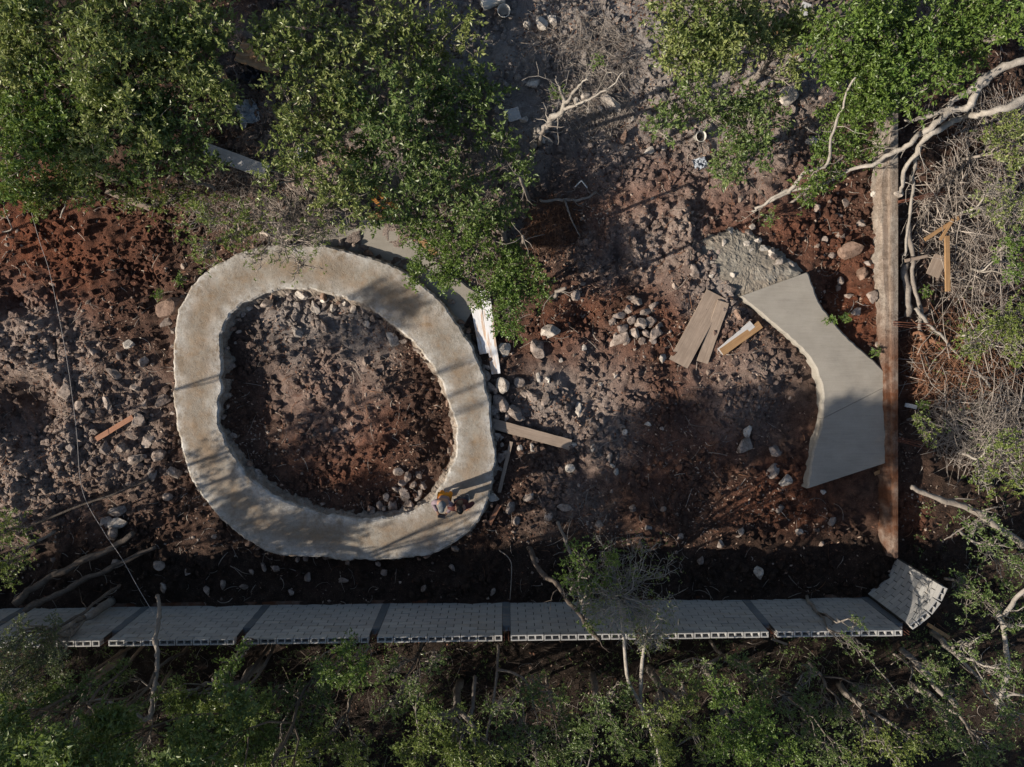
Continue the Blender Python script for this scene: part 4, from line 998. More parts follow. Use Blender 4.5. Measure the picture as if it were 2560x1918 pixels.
tree('thin leafed shrub at the lower right corner of the grove', [(260,430,45),(330,430,55),(390,420,45)], 0.9, 'small', .08, 420, name='shrub', cat='shrub', spread=.5, flat=.75)
# middle group
tree('pale olive tree left of the grey ground at top centre', [(600,50,75),(690,40,80),(650,130,80),(740,110,75),(580,110,45)], 1.5, 'olive', 0.130, 310, spread=.38, flat=.8)
tree('broad tree on the top edge left of the bucket', [(830,60,90),(920,50,85),(870,150,90),(980,110,80),(780,30,60)], 1.0, 'olive', .135, 230, spread=.38, flat=.8)
tree('tree with sunlit yellow sprays at the left of the middle group', [(620,210,70),(690,220,85),(610,290,65),(680,310,75),(740,200,60)], 1.8, 'olive', 0.130, 310, spread=.38, flat=.8)
tree('dark green tree in the centre of the middle group', [(800,230,90),(880,260,85),(790,320,85),(880,340,80),(940,200,70)], 1.5, 'dark', 0.130, 320, spread=.38, flat=.8)
tree('glossy dark tree at the right of the middle group', [(1000,200,75),(1040,270,75),(960,300,75),(1080,340,60),(1050,180,50)], 1.0, 'dark', 0.130, 240, spread=.38, flat=.8)
tree('yellow green tree over the tan soil below the middle group', [(620,380,60),(700,400,65),(760,390,65),(690,460,40),(760,460,45)], 2.0, 'olive', 0.108, 400, spread=.38, flat=.8)
tree('tree over the orange beams in the lower middle group', [(860,400,70),(930,400,70),(840,460,50),(900,460,60)], 1.9, 'dark', 0.119, 310, spread=.38, flat=.8)
tree('dense tree casting the long shadow right of the middle group', [(1010,410,75),(1080,440,70),(1110,380,50),(1030,480,60)], 1.4, 'dark', 0.119, 330, base=(1090,520), spread=.38, flat=.8)
tree('bright fine leaved shrub over the tan lower path', [(930,520,60),(980,560,60),(1030,530,60),(900,590,35),(960,600,40)], 1.6, 'green', .075, 1300, name='shrub', cat='shrub')
tree('fine leaved green shrub beside the white boards', [(1080,580,60),(1130,610,60),(1050,640,40),(1100,690,50),(1120,560,50),(1090,640,50)], 1.4, 'green', .07, 1500, name='shrub', cat='shrub', base=(1120,640))
tree('small leafy shrub on the shaded bank left of the ring', [(440,470,60),(500,460,55),(440,540,45),(520,510,45)], 1.9, 'small', .075, 520, name='shrub', cat='shrub', bark='twig', twiggy=2)
tree('sparse twiggy shrub leaning over the top of the ring', [(560,470,50),(610,520,60),(560,560,50),(650,570,55),(690,520,40)], 1.9, 'small', .06, 210, name='shrub', cat='shrub', bark='twig', twiggy=3, base=(560,500))
tree('grey bare twiggy bush on tan soil above the ring', [(620,470,55),(690,490,55),(720,450,40)], 1.2, 'small', .06, 60, name='bush', cat='bush', bark='twig', twiggy=4, bare=.7)
# upper right
tree('leafy tree on the top edge right of the grey clearing', [(1500,30,75),(1570,50,70),(1490,100,65),(1560,120,55),(1620,30,60)], 3.4, 'olive', .12, base=(1500,170))
tree('sparse drooping tree over the grey ground at upper right', [(1465,225,60),(1560,245,50),(1425,280,45),(1505,185,50)], 2.7, 'dark', .11, 420)
tree('low sparse tree right of the drooping tree at upper right', [(1600,220,65),(1650,260,60),(1600,300,50),(1575,352,38),(1650,330,45)], 2.4, 'dark', .11, 480, base=(1600,330))
tree('small dark shrub above the red soil beside the plastic scrap', [(1565,372,42),(1560,335,30)], 1.3, 'dark', .10, 700, name='shrub', cat='shrub')
tree('grey branched tree at upper right left of the tall green tree', [(1690,50,65),(1740,70,55),(1660,110,50),(1710,160,35)], 3.1, 'olive', .11, 650)
tree('tall bright green tree overhanging the top of the low wall', [(1800,100,80),(1870,160,85),(1850,60,80),(1940,110,85),(1960,200,75),(1880,230,60),(1990,60,80)], 3.6, 'green', .10, 1000, base=(1990,120))
tree('green tree in the top right corner', [(2080,50,80),(2070,110,55),(2040,160,55),(2150,30,70),(2190,60,45)], 3.4, 'green', .10, 900)
tree('green spray of foliage on the left branches of the leaning tree', [(1820,260,55),(1790,310,50),(1850,320,50),(1770,390,38),(1740,420,30),(1800,370,30)], 2.2, 'green', .085, 900, base=(1700,440), trunk_r=.035)
# right edge
tree('olive bush at the right edge just under the leaning trunks', [(2190,280,50),(2150,300,40),(2200,340,45)], 2.2, 'olive', .09, 600, name='bush', cat='bush')
tree('bare branched bush with few leaves at the right edge', [(2160,400,50),(2200,450,50),(2140,460,40)], 2.2, 'olive', .08, 300, name='bush', cat='bush', bark='bark_pale', twiggy=3)
tree('green shrub at the right edge beyond the brush pile', [(2180,540,45),(2200,600,45)], 1.8, 'green', .08, 600, name='shrub', cat='shrub', bark='bark_pale', twiggy=2)
tree('bright sunlit shrub at the right edge level with the path bend', [(2180,690,60),(2120,720,50),(2200,760,50),(2100,760,40)], 1.8, 'small', .07, 750, name='shrub', cat='shrub', bark='bark_pale', twiggy=3)
tree('dim shrub at the right edge below the brush pile', [(2160,960,50),(2200,1020,55),(2120,1030,45)], 1.8, 'small', .08, 500, name='shrub', cat='shrub', bark='bark_pale', twiggy=3)
tree('low mossy green shrub close to the low wall', [(1985,900,28),(2000,935,28)], .8, 'small', .06, 700, name='shrub', cat='shrub')
tree('shaded shrub at the right edge near the thick pale branch', [(2150,1180,50),(2200,1240,55),(2110,1130,40)], 1.8, 'dark', .08, 500, name='shrub', cat='shrub', bark='bark_pale', twiggy=2)
tree('dark shrub right of the curved wall end', [(2110,1300,50),(2170,1330,50),(2080,1260,40)], 1.8, 'dark', .08, 450, name='shrub', cat='shrub')
tree('dim thin tree in the bottom right corner area', [(2150,1450,60),(2190,1540,60),(2100,1400,40)], 2.6, 'dark', .08, 380, bark='bark_pale', twiggy=2)
# outside the wall, bottom
tree('greyish fine leaved tree overhanging the left end of the wall', [(40,1390,60),(110,1370,50),(60,1450,65),(10,1470,50),(120,1430,45)], 3.6, 'grey_leaf', .055, 1865, spread=.42)
tree('green bush at the left edge above the wall end', [(20,1130,50),(30,1200,50),(10,1250,40)], 2.2, 'small', .07, 645, name='bush', cat='bush', twiggy=2, spread=.42)
tree('dark leafy tree below the left end of the wall', [(60,1540,70),(120,1500,55),(40,1610,70),(130,1600,60),(190,1480,35)], 3.4, 'dark', .075, 1148, spread=.42)
tree('yellow green tree in the bottom left corner', [(40,1640,60),(110,1650,60)], 3.6, 'small', .07, 1290, spread=.42)
tree('large sunlit bright green tree below the wall at lower left', [(420,1540,65),(490,1560,75),(400,1610,70),(480,1640,75),(560,1600,70),(380,1500,40),(540,1520,55)], 3.6, 'small', .065, 1865, spread=.42)
tree('slim green sapling tall against the wall at lower left', [(500,1430,28),(520,1400,22),(480,1470,30)], 3.2, 'green', .07, 1148, name='sapling', cat='sapling', spread=.42)
tree('bright shrub poking up over the wall below the third panel', [(740,1400,40),(760,1450,45),(720,1440,40),(790,1430,35)], 3.4, 'green', .07, 1148, name='shrub', cat='shrub', spread=.42)
tree('dim bush left of the shrub poking over the wall', [(680,1460,55),(640,1520,55),(700,1530,55)], 2.8, 'dark', .07, 788, name='bush', cat='bush', twiggy=2, spread=.42)
tree('thin stemmed bush under the wall below its middle column', [(850,1450,50),(900,1480,50),(840,1520,50),(940,1430,40)], 2.8, 'dark', .07, 545, name='bush', cat='bush', bark='bark', twiggy=3, spread=.42)
tree('olive bush on the bottom edge below the wall', [(700,1610,60),(770,1630,60),(660,1640,50)], 3.2, 'small', .065, 1076, name='bush', cat='bush', spread=.42)
tree('sunlit yellow green tree at the bottom centre', [(940,1570,60),(1000,1590,65),(900,1630,55),(980,1650,60),(1060,1630,55)], 3.4, 'small', .065, 1434, spread=.42)
tree('dim bush with bent bare limbs at bottom centre', [(1080,1520,50),(1130,1580,55),(1150,1640,60)], 2.8, 'dark', .07, 645, name='bush', cat='bush', twiggy=3, spread=.42)
tree('leafy green shrub leaning over the wall beside the bare tree', [(1260,1200,40),(1240,1260,45),(1290,1250,40),(1280,1310,35),(1270,1360,25),(1320,1200,30)], 3.6, 'green', .065, 1076, name='shrub', cat='shrub', base=(1240,1330), spread=.42)
tree('dim tree below the bare twiggy tree', [(1290,1560,60),(1270,1630,60),(1350,1600,60),(1330,1500,45)], 3.2, 'dark', .065, 861, spread=.42)
tree('olive tree right of the thin trunk at the bottom', [(1440,1560,60),(1500,1600,60),(1420,1630,60),(1480,1520,45)], 3.4, 'small', .065, 1076, spread=.42)
tree('sunlit green tree at the bottom right of centre', [(1560,1500,45),(1600,1550,60),(1560,1610,60),(1650,1600,60),(1620,1650,60),(1690,1640,50)], 3.6, 'green', .07, 1434, spread=.42)
tree('thin sapling growing up against the wall near the corner', [(1850,1350,22),(1835,1390,22),(1860,1410,25)], 3.3, 'dark', .065, 430, name='sapling', cat='sapling', twiggy=2, spread=.42)
tree('dim bush under the corner of the wall', [(1780,1520,50),(1840,1560,50),(1740,1460,40),(1900,1500,50)], 2.2, 'dark', .065, 430, name='bush', cat='bush', twiggy=3, spread=.42)
tree('leafy tree on the bottom edge toward the right', [(1880,1610,60),(1940,1640,55),(2000,1600,50)], 3.4, 'small', .065, 1076, spread=.42)
tree('sparse tree in the bottom right corner', [(2080,1600,55),(2150,1630,60),(2050,1540,40)], 3.0, 'dark', .07, 645, twiggy=2, spread=.42)
tree('dim leafy bush between the leaning trunk and the lower left tree', [(250,1470,50),(290,1540,55),(230,1590,60),(300,1630,50)], 2.6, 'dark', .07, 807, name='bush', cat='bush', spread=.42)
tree('dark bush on the bottom edge beside the sunlit lower left tree', [(620,1580,55),(600,1500,40),(590,1650,50)], 2.6, 'dark', .07, 807, name='bush', cat='bush', spread=.42)
tree('dark bush below the wall between the trunk and bent limb', [(1190,1500,50),(1220,1580,50),(1210,1640,50),(1150,1470,40)], 2.4, 'dark', .065, 716, name='bush', cat='bush', spread=.42)
tree('dim bush below the wall right of the bare twiggy tree', [(1520,1450,45),(1580,1440,40),(1460,1450,45),(1660,1480,50),(1720,1530,50)], 2.4, 'dark', .065, 716, name='bush', cat='bush', spread=.42)
tree('dim low bush beyond the curved wall end', [(2010,1440,50),(2060,1500,50),(1980,1520,50)], 2.0, 'dark', .065, 538, name='bush', cat='bush', spread=.42)
tree('dim bush at the bottom below the wall corner', [(1790,1620,55),(1740,1580,45),(1830,1650,50)], 2.6, 'dark', .065, 807, name='bush', cat='bush', spread=.42)
# small weeds
for x, y, r, lab in ((1925,545,26,'small bright green weed above the curved path'),(2075,800,13,'tiny green weed between the curved path and low wall'),(2118,798,12,'bright little weed nearest the curved path bend'),(2308,1013,12,'bright green tuft outside the low wall'),(2312,728,14,'small green tuft at the foot of the brush pile'),(395,735,14,'green weed on the shaded bank beside the ring'),(450,700,14,'little leafy weed just above the boulder by the ring'),(2190,880,10,'pale weed at the path corner against the low wall'),(1390,238,30,'spiky dark green rosette on the grey ground at top'),(1500,160,26,'dim spiky plant on the grey clearing')):
    tree(lab, [(x, y, r)], .35 if r < 20 else .6, 'green', .06, 900, name='weed', cat='weed', scale2=1, trunk_r=.012)

# tall trees along the sunward side: trunks at the border, crowns beyond it, shade falling into the picture
def tall(label, x, y, z, r, dens, n=4, lx=0.0, ly=0.0, tr=None):
    c = [(x + lx + rng.normal(0, r*.6), y + ly + rng.normal(0, r*.6), z + rng.normal(0, .5)) for _ in range(n)]; B = np.array([x, y, g1(x, y) - .06])
    t = thing('tall_tree', label, 'tree', B, 'tall trees along the sunward border'); w = Tubes(); cm = np.mean(np.array(c), 0); fk = B + (cm - B) * .7; tr = tr or .05
    tp = bent(B, fk, 8, .02); w.add(tp - B, np.linspace(tr, tr*.6, 8), 7, .05); CC, CR, CN = [], [], []
    for q in c:
        q = np.array(q); b = bent(tp[rng.integers(5, 8)], q, 6, .07, .02); w.add(b - B, np.linspace(tr*.5, .015, 6), 5)
        for _ in range(7):
            e = q + unit(rng.normal(size=3)) * [1, 1, .6] * r * rng.uniform(.3, .8); w.add(bent(b[rng.integers(2, 6)], e, 4, .1) - B, np.linspace(.018, .006, 4), 3); CC.append(e - B); CR.append(r*rng.uniform(.2, .38)); CN.append(dens*r*r*.45)
    link('trunk', w.mesh('trunk'), M['bark_dark'], t); V, F = leaves(np.array(CC), CR, CN, .12); link('crown', mesh_np('crown', V, F), M['dark'], t)
LAB = 'tall tree at the sunward border, its crown beyond the picture'
for x, y, z, r, dn in ((-15.6,-4.2,6.4,.9,320),(-15.2,-8.2,5.4,1.3,320),(-16.5,1.2,6.0,.9,300)):
    tall(LAB, x, y, z, r, dn)
for x, y, z, r, dn in ((-10.2,-8.9,8.2,1.0,480),(-6.5,-8.9,8.4,1.2,800),(-5.0,-9.2,8.2,1.2,800),(-8.5,-8.7,7.4,.9,480),(-9.6,-8.6,6.4,.9,480),(-6.0,-8.6,6.2,.9,480)):
    tall(LAB, x, y, z, r, dn)
for x, y, z, r, dn in ((-13.6,-10.8,6.0,1.3,320),(-9.0,-12.6,6.6,1.2,280),(-3.4,-13.0,7.5,1.3,280),(6.5,-12.8,6.8,1.3,300)):
    tall(LAB, x, y, z, r, dn, ly=-.8)
for x in (-15.5, -13.4, -11.2, -9.3, -7.0, -5.0, -2.8, -0.6, 1.6, 3.9, 6.0, 8.3, 10.5):
    tall('leafy thicket tree just below the bottom border', x + rng.normal(0, .3), -14.5 + rng.normal(0, .3), 2.9 + rng.normal(0, .3), 1.25, 520, n=5)
for y in (-12.3, -10.4, -8.9): tall('leafy thicket tree just below the bottom border', -15.8 + rng.normal(0, .3), y, 3.0, 1.2, 480, n=5)
def undergrowth():
    x = rng.uniform(-14.8, 14.8, 9000); y = rng.uniform(-12.8, 3.5, 9000); hm = humus_and_shade(x, y); wy = np.interp(x, [A_.x, B_.x], [A_.y, B_.y])
    m = (((y < wy - .35) & (x < 11)) | ((x > 11.4) & (y < 1.0) & (rng.random(9000) < .45)) | ((x > 11) & (y < wy - .3))) & (fbm(x, y, .8, 3, 2) > -.28)
    x, y = x[m], y[m]; z = gh(x, y) + rng.uniform(.06, .75, len(x)) * np.clip(.5 + fbm(x, y, .7, 2, 5), .15, 1)
    V, F = leaves(np.stack([x, y, z], -1), [.16]*len(x), [7]*len(x), .07, per=4)
    tag(link('undergrowth', mesh_np('undergrowth', V, F), M['dark']), 'low dark green undergrowth outside the walls', None, None, 'stuff')
undergrowth()
# slender leafless stems, seen nearly end on, whose long thin shadows cross the clearing
for x, y, z, lab in ((1128,528,3.3,'slender upright stem casting the upper long shadow across the red soil'),(1186,644,3.7,'slender upright stem right of the fine leaved shrub by the boards'),(1165,318,3.2,'slender upright stem beside the curved pale trunk'),(1140,436,3.4,'slender upright stem at the right edge of the dense tree')):
    q = Q(x, y, 0); B = np.array([q.x, q.y, g1(q.x, q.y) - .05]); t = thing('slender_tree', lab, 'tree', B); w = Tubes(); tp = bent(B, B + [rng.normal(0, .1), rng.normal(0, .1), z], 7, .012); w.add(tp - B, np.linspace(.06, .035, 7), 7, .05)
    for _ in range(5): s_ = tp[rng.integers(3, 7)]; w.add(bent(s_, s_ + unit(rng.normal(size=3) * [1, 1, .3] + [0, 0, .5]) * rng.uniform(.3, .7), 4, .1) - B, np.linspace(.014, .005, 4), 4)
    link('trunk', w.mesh('trunk'), M['bark'], t)

for x, y, z, r in ((-16.0,-7.3,9.0,.06),(-16.1,-7.9,9.4,.05),(-15.7,-6.5,8.8,.055)):
    B = np.array([x, y, -.05]); t = thing('slender_tree', 'tall thin leafless tree beyond the left border', 'tree', B, 'thin leafless trees beyond the left border'); w = Tubes(); w.add(bent(B, B + [0, 0, z], 8, .006) - B, np.linspace(r, r*.7, 8), 7); w.add(bent(B + [0, 0, z*.8], B + [.5, .3, z], 4, .05) - B, [.03, .025, .02, .01], 5)
    link('trunk', w.mesh('trunk'), M['bark'], t)
# ------------------------------------------------------------------ limbs, logs, trunks that can be picked out
def limb(label, strands, bark, name='branch', cat='branch', k=8):
    """strands: (photo points with height, r0, r1)"""
    p0 = Vector(P(*strands[0][0][0])); t = thing(name, label, cat, p0)
    for i, (pts, r0, r1) in enumerate(strands):
        q = spline([np.array(P(*p)) - np.array(p0) for p in pts], max(8, len(pts) * 5)); nz = rng.normal(0, r0 * .7, q.shape); nz = (nz + np.roll(nz, 1, 0) + np.roll(nz, -1, 0)) / 3; q[1:-1] += nz[1:-1]; tb = Tubes(); tb.add(q, np.linspace(r0, r1, len(q)) * rng.uniform(.85, 1.18, len(q)), k, .13)
        for _ in range(6 if r0 > .035 and cat not in ('log', 'pole', 'stump') else 0):   # twigs along the stem
            j = int(rng.integers(len(q) // 3, len(q) - 1)); dr = unit(q[min(j + 2, len(q) - 1)] - q[j] + 1e-6) * .5 + rng.normal(0, .6, 3); L_ = rng.uniform(.25, .9)
            b_ = bent(q[j], q[j] + unit(dr) * L_, 6, .09); tb.add(b_, np.linspace(max(r1 * .35, .008), .004, 6), 4)
            b2 = b_[3]; tb.add(bent(b2, b2 + unit(dr + rng.normal(0, .7, 3)) * L_ * .45, 4, .1), np.linspace(.007, .003, 4), 3)
        link('stem' if i == 0 else 'side_branch', tb.mesh('stem'), M[bark], t)
    return t
limb('big pale leaning trunk with twin stems crossing the low wall at upper right', [
    ([(2700,60,4.05),(2560,148,3.78),(2478,190,3.51),(2430,262,3.38),(2361,290,3.24),(2306,325,3.10),(2275,358,2.97),(2205,397,2.70),(2143,424,2.43),(2050,459,2.03),(1972,482,1.76),(1887,521,1.35)], .095, .03),
    ([(2700,180,4.05),(2560,243,3.51),(2462,282,3.24),(2400,300,2.35),(2338,325,3.10),(2299,365,2.84),(2262,432,2.03),(2252,482,1.35)], .10, .04),
    ([(2478,190,3.51),(2419,233,3.38),(2361,272,3.24),(2300,290,3.10),(2262,298,2.97)], .09, .03),
    ([(1972,482,1.76),(2011,432,2.16),(2065,412,2.43),(2081,338,2.97),(2104,264,3.51),(2139,194,4.05)], .05, .02),
    ([(2299,365,2.84),(2290,410,2.16),(2282,450,1.49),(2272,540,0.81),(2262,640,0.68)], .05, .03),
    ([(1972,482,1.76),(1920,505,1.49),(1880,528,1.08)], .04, .02)], 'bark_pale')
limb('grey log lying along the outside of the low wall', [([(2262,655,.25),(2264,720,.25),(2268,790,.2)], .10, .09)], 'bark', 'log', 'log')
limb('slim grey pole beside the log outside the low wall', [([(2272,560,.4),(2284,680,.35),(2300,790,.25),(2304,850,.2)], .06, .05)], 'bark', 'pole', 'pole')
limb('long pale branch slanting down from the brush pile', [([(2290,770,.5),(2340,830,.4),(2400,890,.35),(2475,970,.3)], .05, .03)], 'bark_pale')
limb('pale dead branch in the shade right of the low wall', [([(2278,1218,.5),(2360,1250,.6),(2450,1290,.8),(2560,1365,1.1)], .07, .10), ([(2460,1295,.8),(2400,1325,.7),(2360,1350,.6)], .03, .012)], 'bark')
limb('forked white dead tree at the right edge below the wall corner', [([(2490,1760,.6),(2520,1680,1.2),(2505,1560,1.8),(2505,1540,2.0),(2540,1500,2.4),(2600,1450,2.8)], .07, .05), ([(2505,1560,1.8),(2540,1565,2.0),(2600,1560,2.2)], .05, .03), ([(2490,1740,.6),(2560,1738,.8)], .05, .03)], 'bark_pale', 'dead_tree', 'tree')
limb('fallen mossy log behind the wall corner in deep shade', [([(2255,1620,.3),(2320,1690,.4),(2390,1765,.5)], .09, .07)], 'bark', 'log', 'log')
limb('long thin sapling stem under the wall corner', [([(2165,1640,.6),(2210,1690,.5),(2270,1770,.4)], .02, .015)], 'bark', 'stem', 'sapling')
limb('thick fallen log at lower left, upper of the pair', [([(335,1330,.35),(270,1372,.5),(180,1415,.7),(90,1460,1.0),(35,1510,1.3)], .07, .10)], 'bark_dark', 'log', 'log')
limb('thick fallen log at lower left, lower of the pair', [([(390,1368,.3),(300,1410,.5),(210,1450,.8),(120,1495,1.1),(60,1530,1.4)], .06, .08)], 'bark_dark', 'log', 'log')
limb('thin dark branch lying across the left end of the wall', [([(300,1462,1.2),(240,1505,2.0),(190,1545,2.6),(120,1575,2.9),(90,1600,3.0)], .04, .03)], 'bark_dark')
limb('thin pole lying above the logs at lower left', [([(370,1200,.25),(300,1230,.3),(190,1268,.4),(40,1330,.6)], .03, .03)], 'bark_dark', 'pole', 'pole')
limb('slender leaning trunk crossing in front of the wall at left', [([(393,1490,1.6),(396,1540,2.2),(392,1600,2.8),(394,1660,3.0),(388,1720,3.1),(378,1780,3.2),(362,1800,3.2)], .05, .06), ([(362,1800,3.2),(310,1770,3.3),(258,1748,3.4),(212,1758,3.4)], .045, .02), ([(300,1765,3.3),(325,1800,3.1),(335,1860,2.8),(330,1918,2.6)], .04, .03)], 'bark', 'leaning_trunk', 'trunk')
limb('bent bare limb under the wall below its middle column', [([(1245,1610,1.0),(1242,1680,1.4),(1232,1760,1.6),(1215,1850,1.8)], .035, .03), ([(1243,1675,1.4),(1290,1685,1.6),(1320,1710,1.8),(1330,1760,1.9),(1345,1820,2.0)], .04, .015)], 'bark')
limb('forked bare stem under the wall left of the bent limb', [([(1035,1680,1.0),(1043,1720,1.4),(1040,1790,1.6),(1055,1860,1.8)], .03, .02), ([(1030,1690,1.0),(1025,1740,1.3),(1040,1780,1.5)], .03, .02)], 'bark')
limb('thick dark trunk standing under the wall at bottom centre', [([(1190,1690,1.0),(1185,1760,1.5),(1175,1820,1.8),(1200,1880,2.0)], .06, .04)], 'bark')
limb('curved pale trunk beside the stone heap at top', [([(1337,362,.1),(1345,338,.6),(1365,312,1.2),(1395,290,1.8),(1415,255,2.4)], .10, .06), ([(1415,255,2.4),(1440,225,2.8),(1470,200,3.2)], .05, .02), ([(1410,270,2.2),(1440,262,2.6),(1500,235,3.2),(1560,180,3.8)], .045, .012), ([(1415,255,2.4),(1400,225,2.8),(1390,190,3.2)], .04, .012)], 'bark_pale', 'bare_tree', 'tree')
limb('fallen limb curving down out of the upper left grove', [([(345,315,1.8),(365,350,1.5),(400,388,1.1),(440,408,.9),(470,430,.7),(490,455,.5),(540,475,.35)], .08, .04), ([(430,404,.9),(424,440,.6),(405,475,.4)], .05, .02)], 'bark')
limb('white forked dead branch hanging on the red soil bank', [([(175,380,1.4),(190,430,1.0),(172,470,.7),(165,510,.5),(150,545,.3)], .03, .015), ([(175,465,.7),(205,445,1.0),(228,410,1.4)], .022, .01)], 'bark_pale')
limb('small bent branch in the bare soil at the left edge', [([(5,580,.2),(30,570,.3),(12,530,.4),(10,505,.5)], .018, .01)], 'bark_pale')
limb('dark branch lying below the middle trees on grey litter', [([(1350,500,.3),(1410,500,.3),(1460,495,.25),(1490,480,.2)], .04, .03), ([(1410,500,.3),(1425,540,.2),(1450,590,.1)], .03, .015)], 'bark')
limb('thin bare trunk rising beside the shrub over the wall', [([(1395,1305,.1),(1412,1350,.9),(1425,1385,1.5),(1440,1410,2.0)], .05, .035)], 'bark', 'bare_sapling', 'sapling')
limb('dark crooked trunk leaning toward the wall', [([(1320,1370,.1),(1355,1430,.9),(1400,1470,1.6),(1440,1530,2.4),(1500,1600,3.0)], .07, .05)], 'bark_dark', 'leaning_trunk', 'trunk')
limb('thin upright stick leaning on the wall at its middle column', [([(1248,1375,.1),(1277,1408,.4),(1275,1500,.9)], .014, .012)], 'bark', 'stick', 'stick')

# bare twiggy tree over the wall
def bare_tree(label, c, r, zc, trunk, n1, bark):
    base = np.array(P(*trunk[0])); t = thing('bare_tree', label, 'tree', base); w = Tubes()
    tp = spline([np.array(P(*p)) for p in trunk], 18); w.add(tp - base, np.linspace(.055, .035, 18), 7, .05)
    cc = np.array(P(c[0], c[1], zc)); R = r * (CAM_H - zc) / FPX; tips = []
    for _ in range(n1):
        d = unit(rng.normal(size=3) * [1, 1, .4] + [0, 0, .25]); e = cc + d * R * rng.uniform(.5, 1.0); b = bent(tp[-1], e, 7, .09, .03); w.add(b - base, np.linspace(.024, .007, 7), 4)
        for _ in range(8):
            s = b[rng.integers(2, 7)]; e2 = s + unit(d * .8 + rng.normal(0, .8, 3)) * R * rng.uniform(.2, .5); b2 = bent(s, e2, 5, .1); w.add(b2 - base, np.linspace(.009, .004, 5), 3)
            for _ in range(4):
                s3 = b2[rng.integers(1, 5)]; e3 = s3 + unit(d * .5 + rng.normal(0, .9, 3)) * R * rng.uniform(.08, .26); w.add(bent(s3, e3, 3, .1) - base, [.005, .004, .003], 3)
                if rng.random() < .25: tips.append(e3 - base)
    link('trunk', w.mesh('trunk'), M[bark], t); tips = np.array(tips)
    V, F = leaves(tips, [R*.07]*len(tips), [7]*len(tips), .05, per=4); link('crown', mesh_np('crown', V, F), M['small'], t)
bare_tree('pale bare twiggy tree spreading over the block wall', (1575, 1475), 130, 3.6, [(1660,1960,1.2),(1640,1860,1.8),(1600,1760,2.3),(1570,1700,2.6),(1560,1600,3.0),(1550,1510,3.3),(1545,1490,3.4)], 34, 'bark_pale')
bare_tree('second bare twiggy crown lower on the wall side', (1640, 1560), 70, 3.1, [(1600,1760,2.2),(1605,1660,2.6),(1615,1590,2.9)], 12, 'bark_pale')

# brush pile of cut branches
def brush(label, region, n, Lr, rad, mat, hz, ang=None):
    p0 = P(*region[:2], 0); t = thing('brush_pile', label, 'brush pile', p0); tb = Tubes()
    cx, cy, rx, ry = region
    for _ in range(n):
        a = rng.uniform(0, 6.28); f = math.sqrt(rng.random()); q = P(cx + rx*f*math.cos(a), cy + ry*f*math.sin(a), 0); z = rng.uniform(.03, hz * (1.1 - f*.8)) + g1(q.x, q.y)
        th = rng.uniform(0, 6.28) if ang is None else rng.normal(ang, .75); L = rng.uniform(*Lr); d = np.array([math.cos(th), math.sin(th), rng.normal(0, .18)]) * L / 2
        c = np.array([q.x, q.y, z]); tb.add(bent(c - d, c + d, 6, .05) - np.array(p0), rng.uniform(.3, 1) * rad * np.linspace(1, .4, 6), 3)
    o = link('dry_twigs', tb.mesh('dry_twigs'), M[mat], t); tag(o, kind='stuff'); return t
brush('heaped tangle of pale dry cut branches outside the low wall', (2420,560,140,170), 620, (.4,2.2), .017, 'twig', .8)
brush('tangle of dry reddish roots and branches beyond the curved path bend', (2400,900,140,110), 560, (.4,1.6), .016, 'root', .5)
brush('loose pale bare branches lying over the reddish roots', (2430,880,150,170), 200, (.8,2.4), .015, 'twig', .9)
brush('lower tangle of thin grey branches at the right edge', (2450,1060,130,110), 600, (.5,1.8), .012, 'twig', .6)
brush('thin scatter of dry branches at upper right edge', (2480,330,100,80), 260, (.5,1.6), .012, 'twig', .6)
brush('heap of broken roots and sticks below the middle trees', (1380,560,70,70), 420, (.2,.8), .010, 'root', .25)
brush('low tangle of bare grey twigs on the grey ground at top', (1450,150,150,110), 520, (.3,1.2), .009, 'twig', .35)
brush('strewn dry twigs among the stones right of the middle trees', (1480,290,110,60), 360, (.2,.9), .010, 'twig', .25)
brush('dark twig tangle in deep shade below the wall', (1300,1720,1100,120), 500, (.4,1.8), .012, 'bark_dark', .8)
brush('grey twig tangle on the tan soil left of the lower path', (740,560,110,70), 420, (.3,1.1), .007, 'twig', .5)
brush('twig tangle under the grove edge near the pale board', (560,480,110,90), 420, (.3,1.0), .008, 'twig', .4)

# stump of torn roots outside the low wall
limb('torn reddish root ball beside the low wall', [([(2300,870,.1),(2315,860,.3),(2345,855,.3),(2400,860,.2)], .10, .03), ([(2305,875,.2),(2290,905,.15),(2275,915,.05)], .05, .02), ([(2315,862,.3),(2340,885,.2),(2400,895,.1)], .05, .02), ([(2312,860,.3),(2300,830,.25),(2270,845,.1)], .06, .03)], 'root', 'root_stump', 'stump')

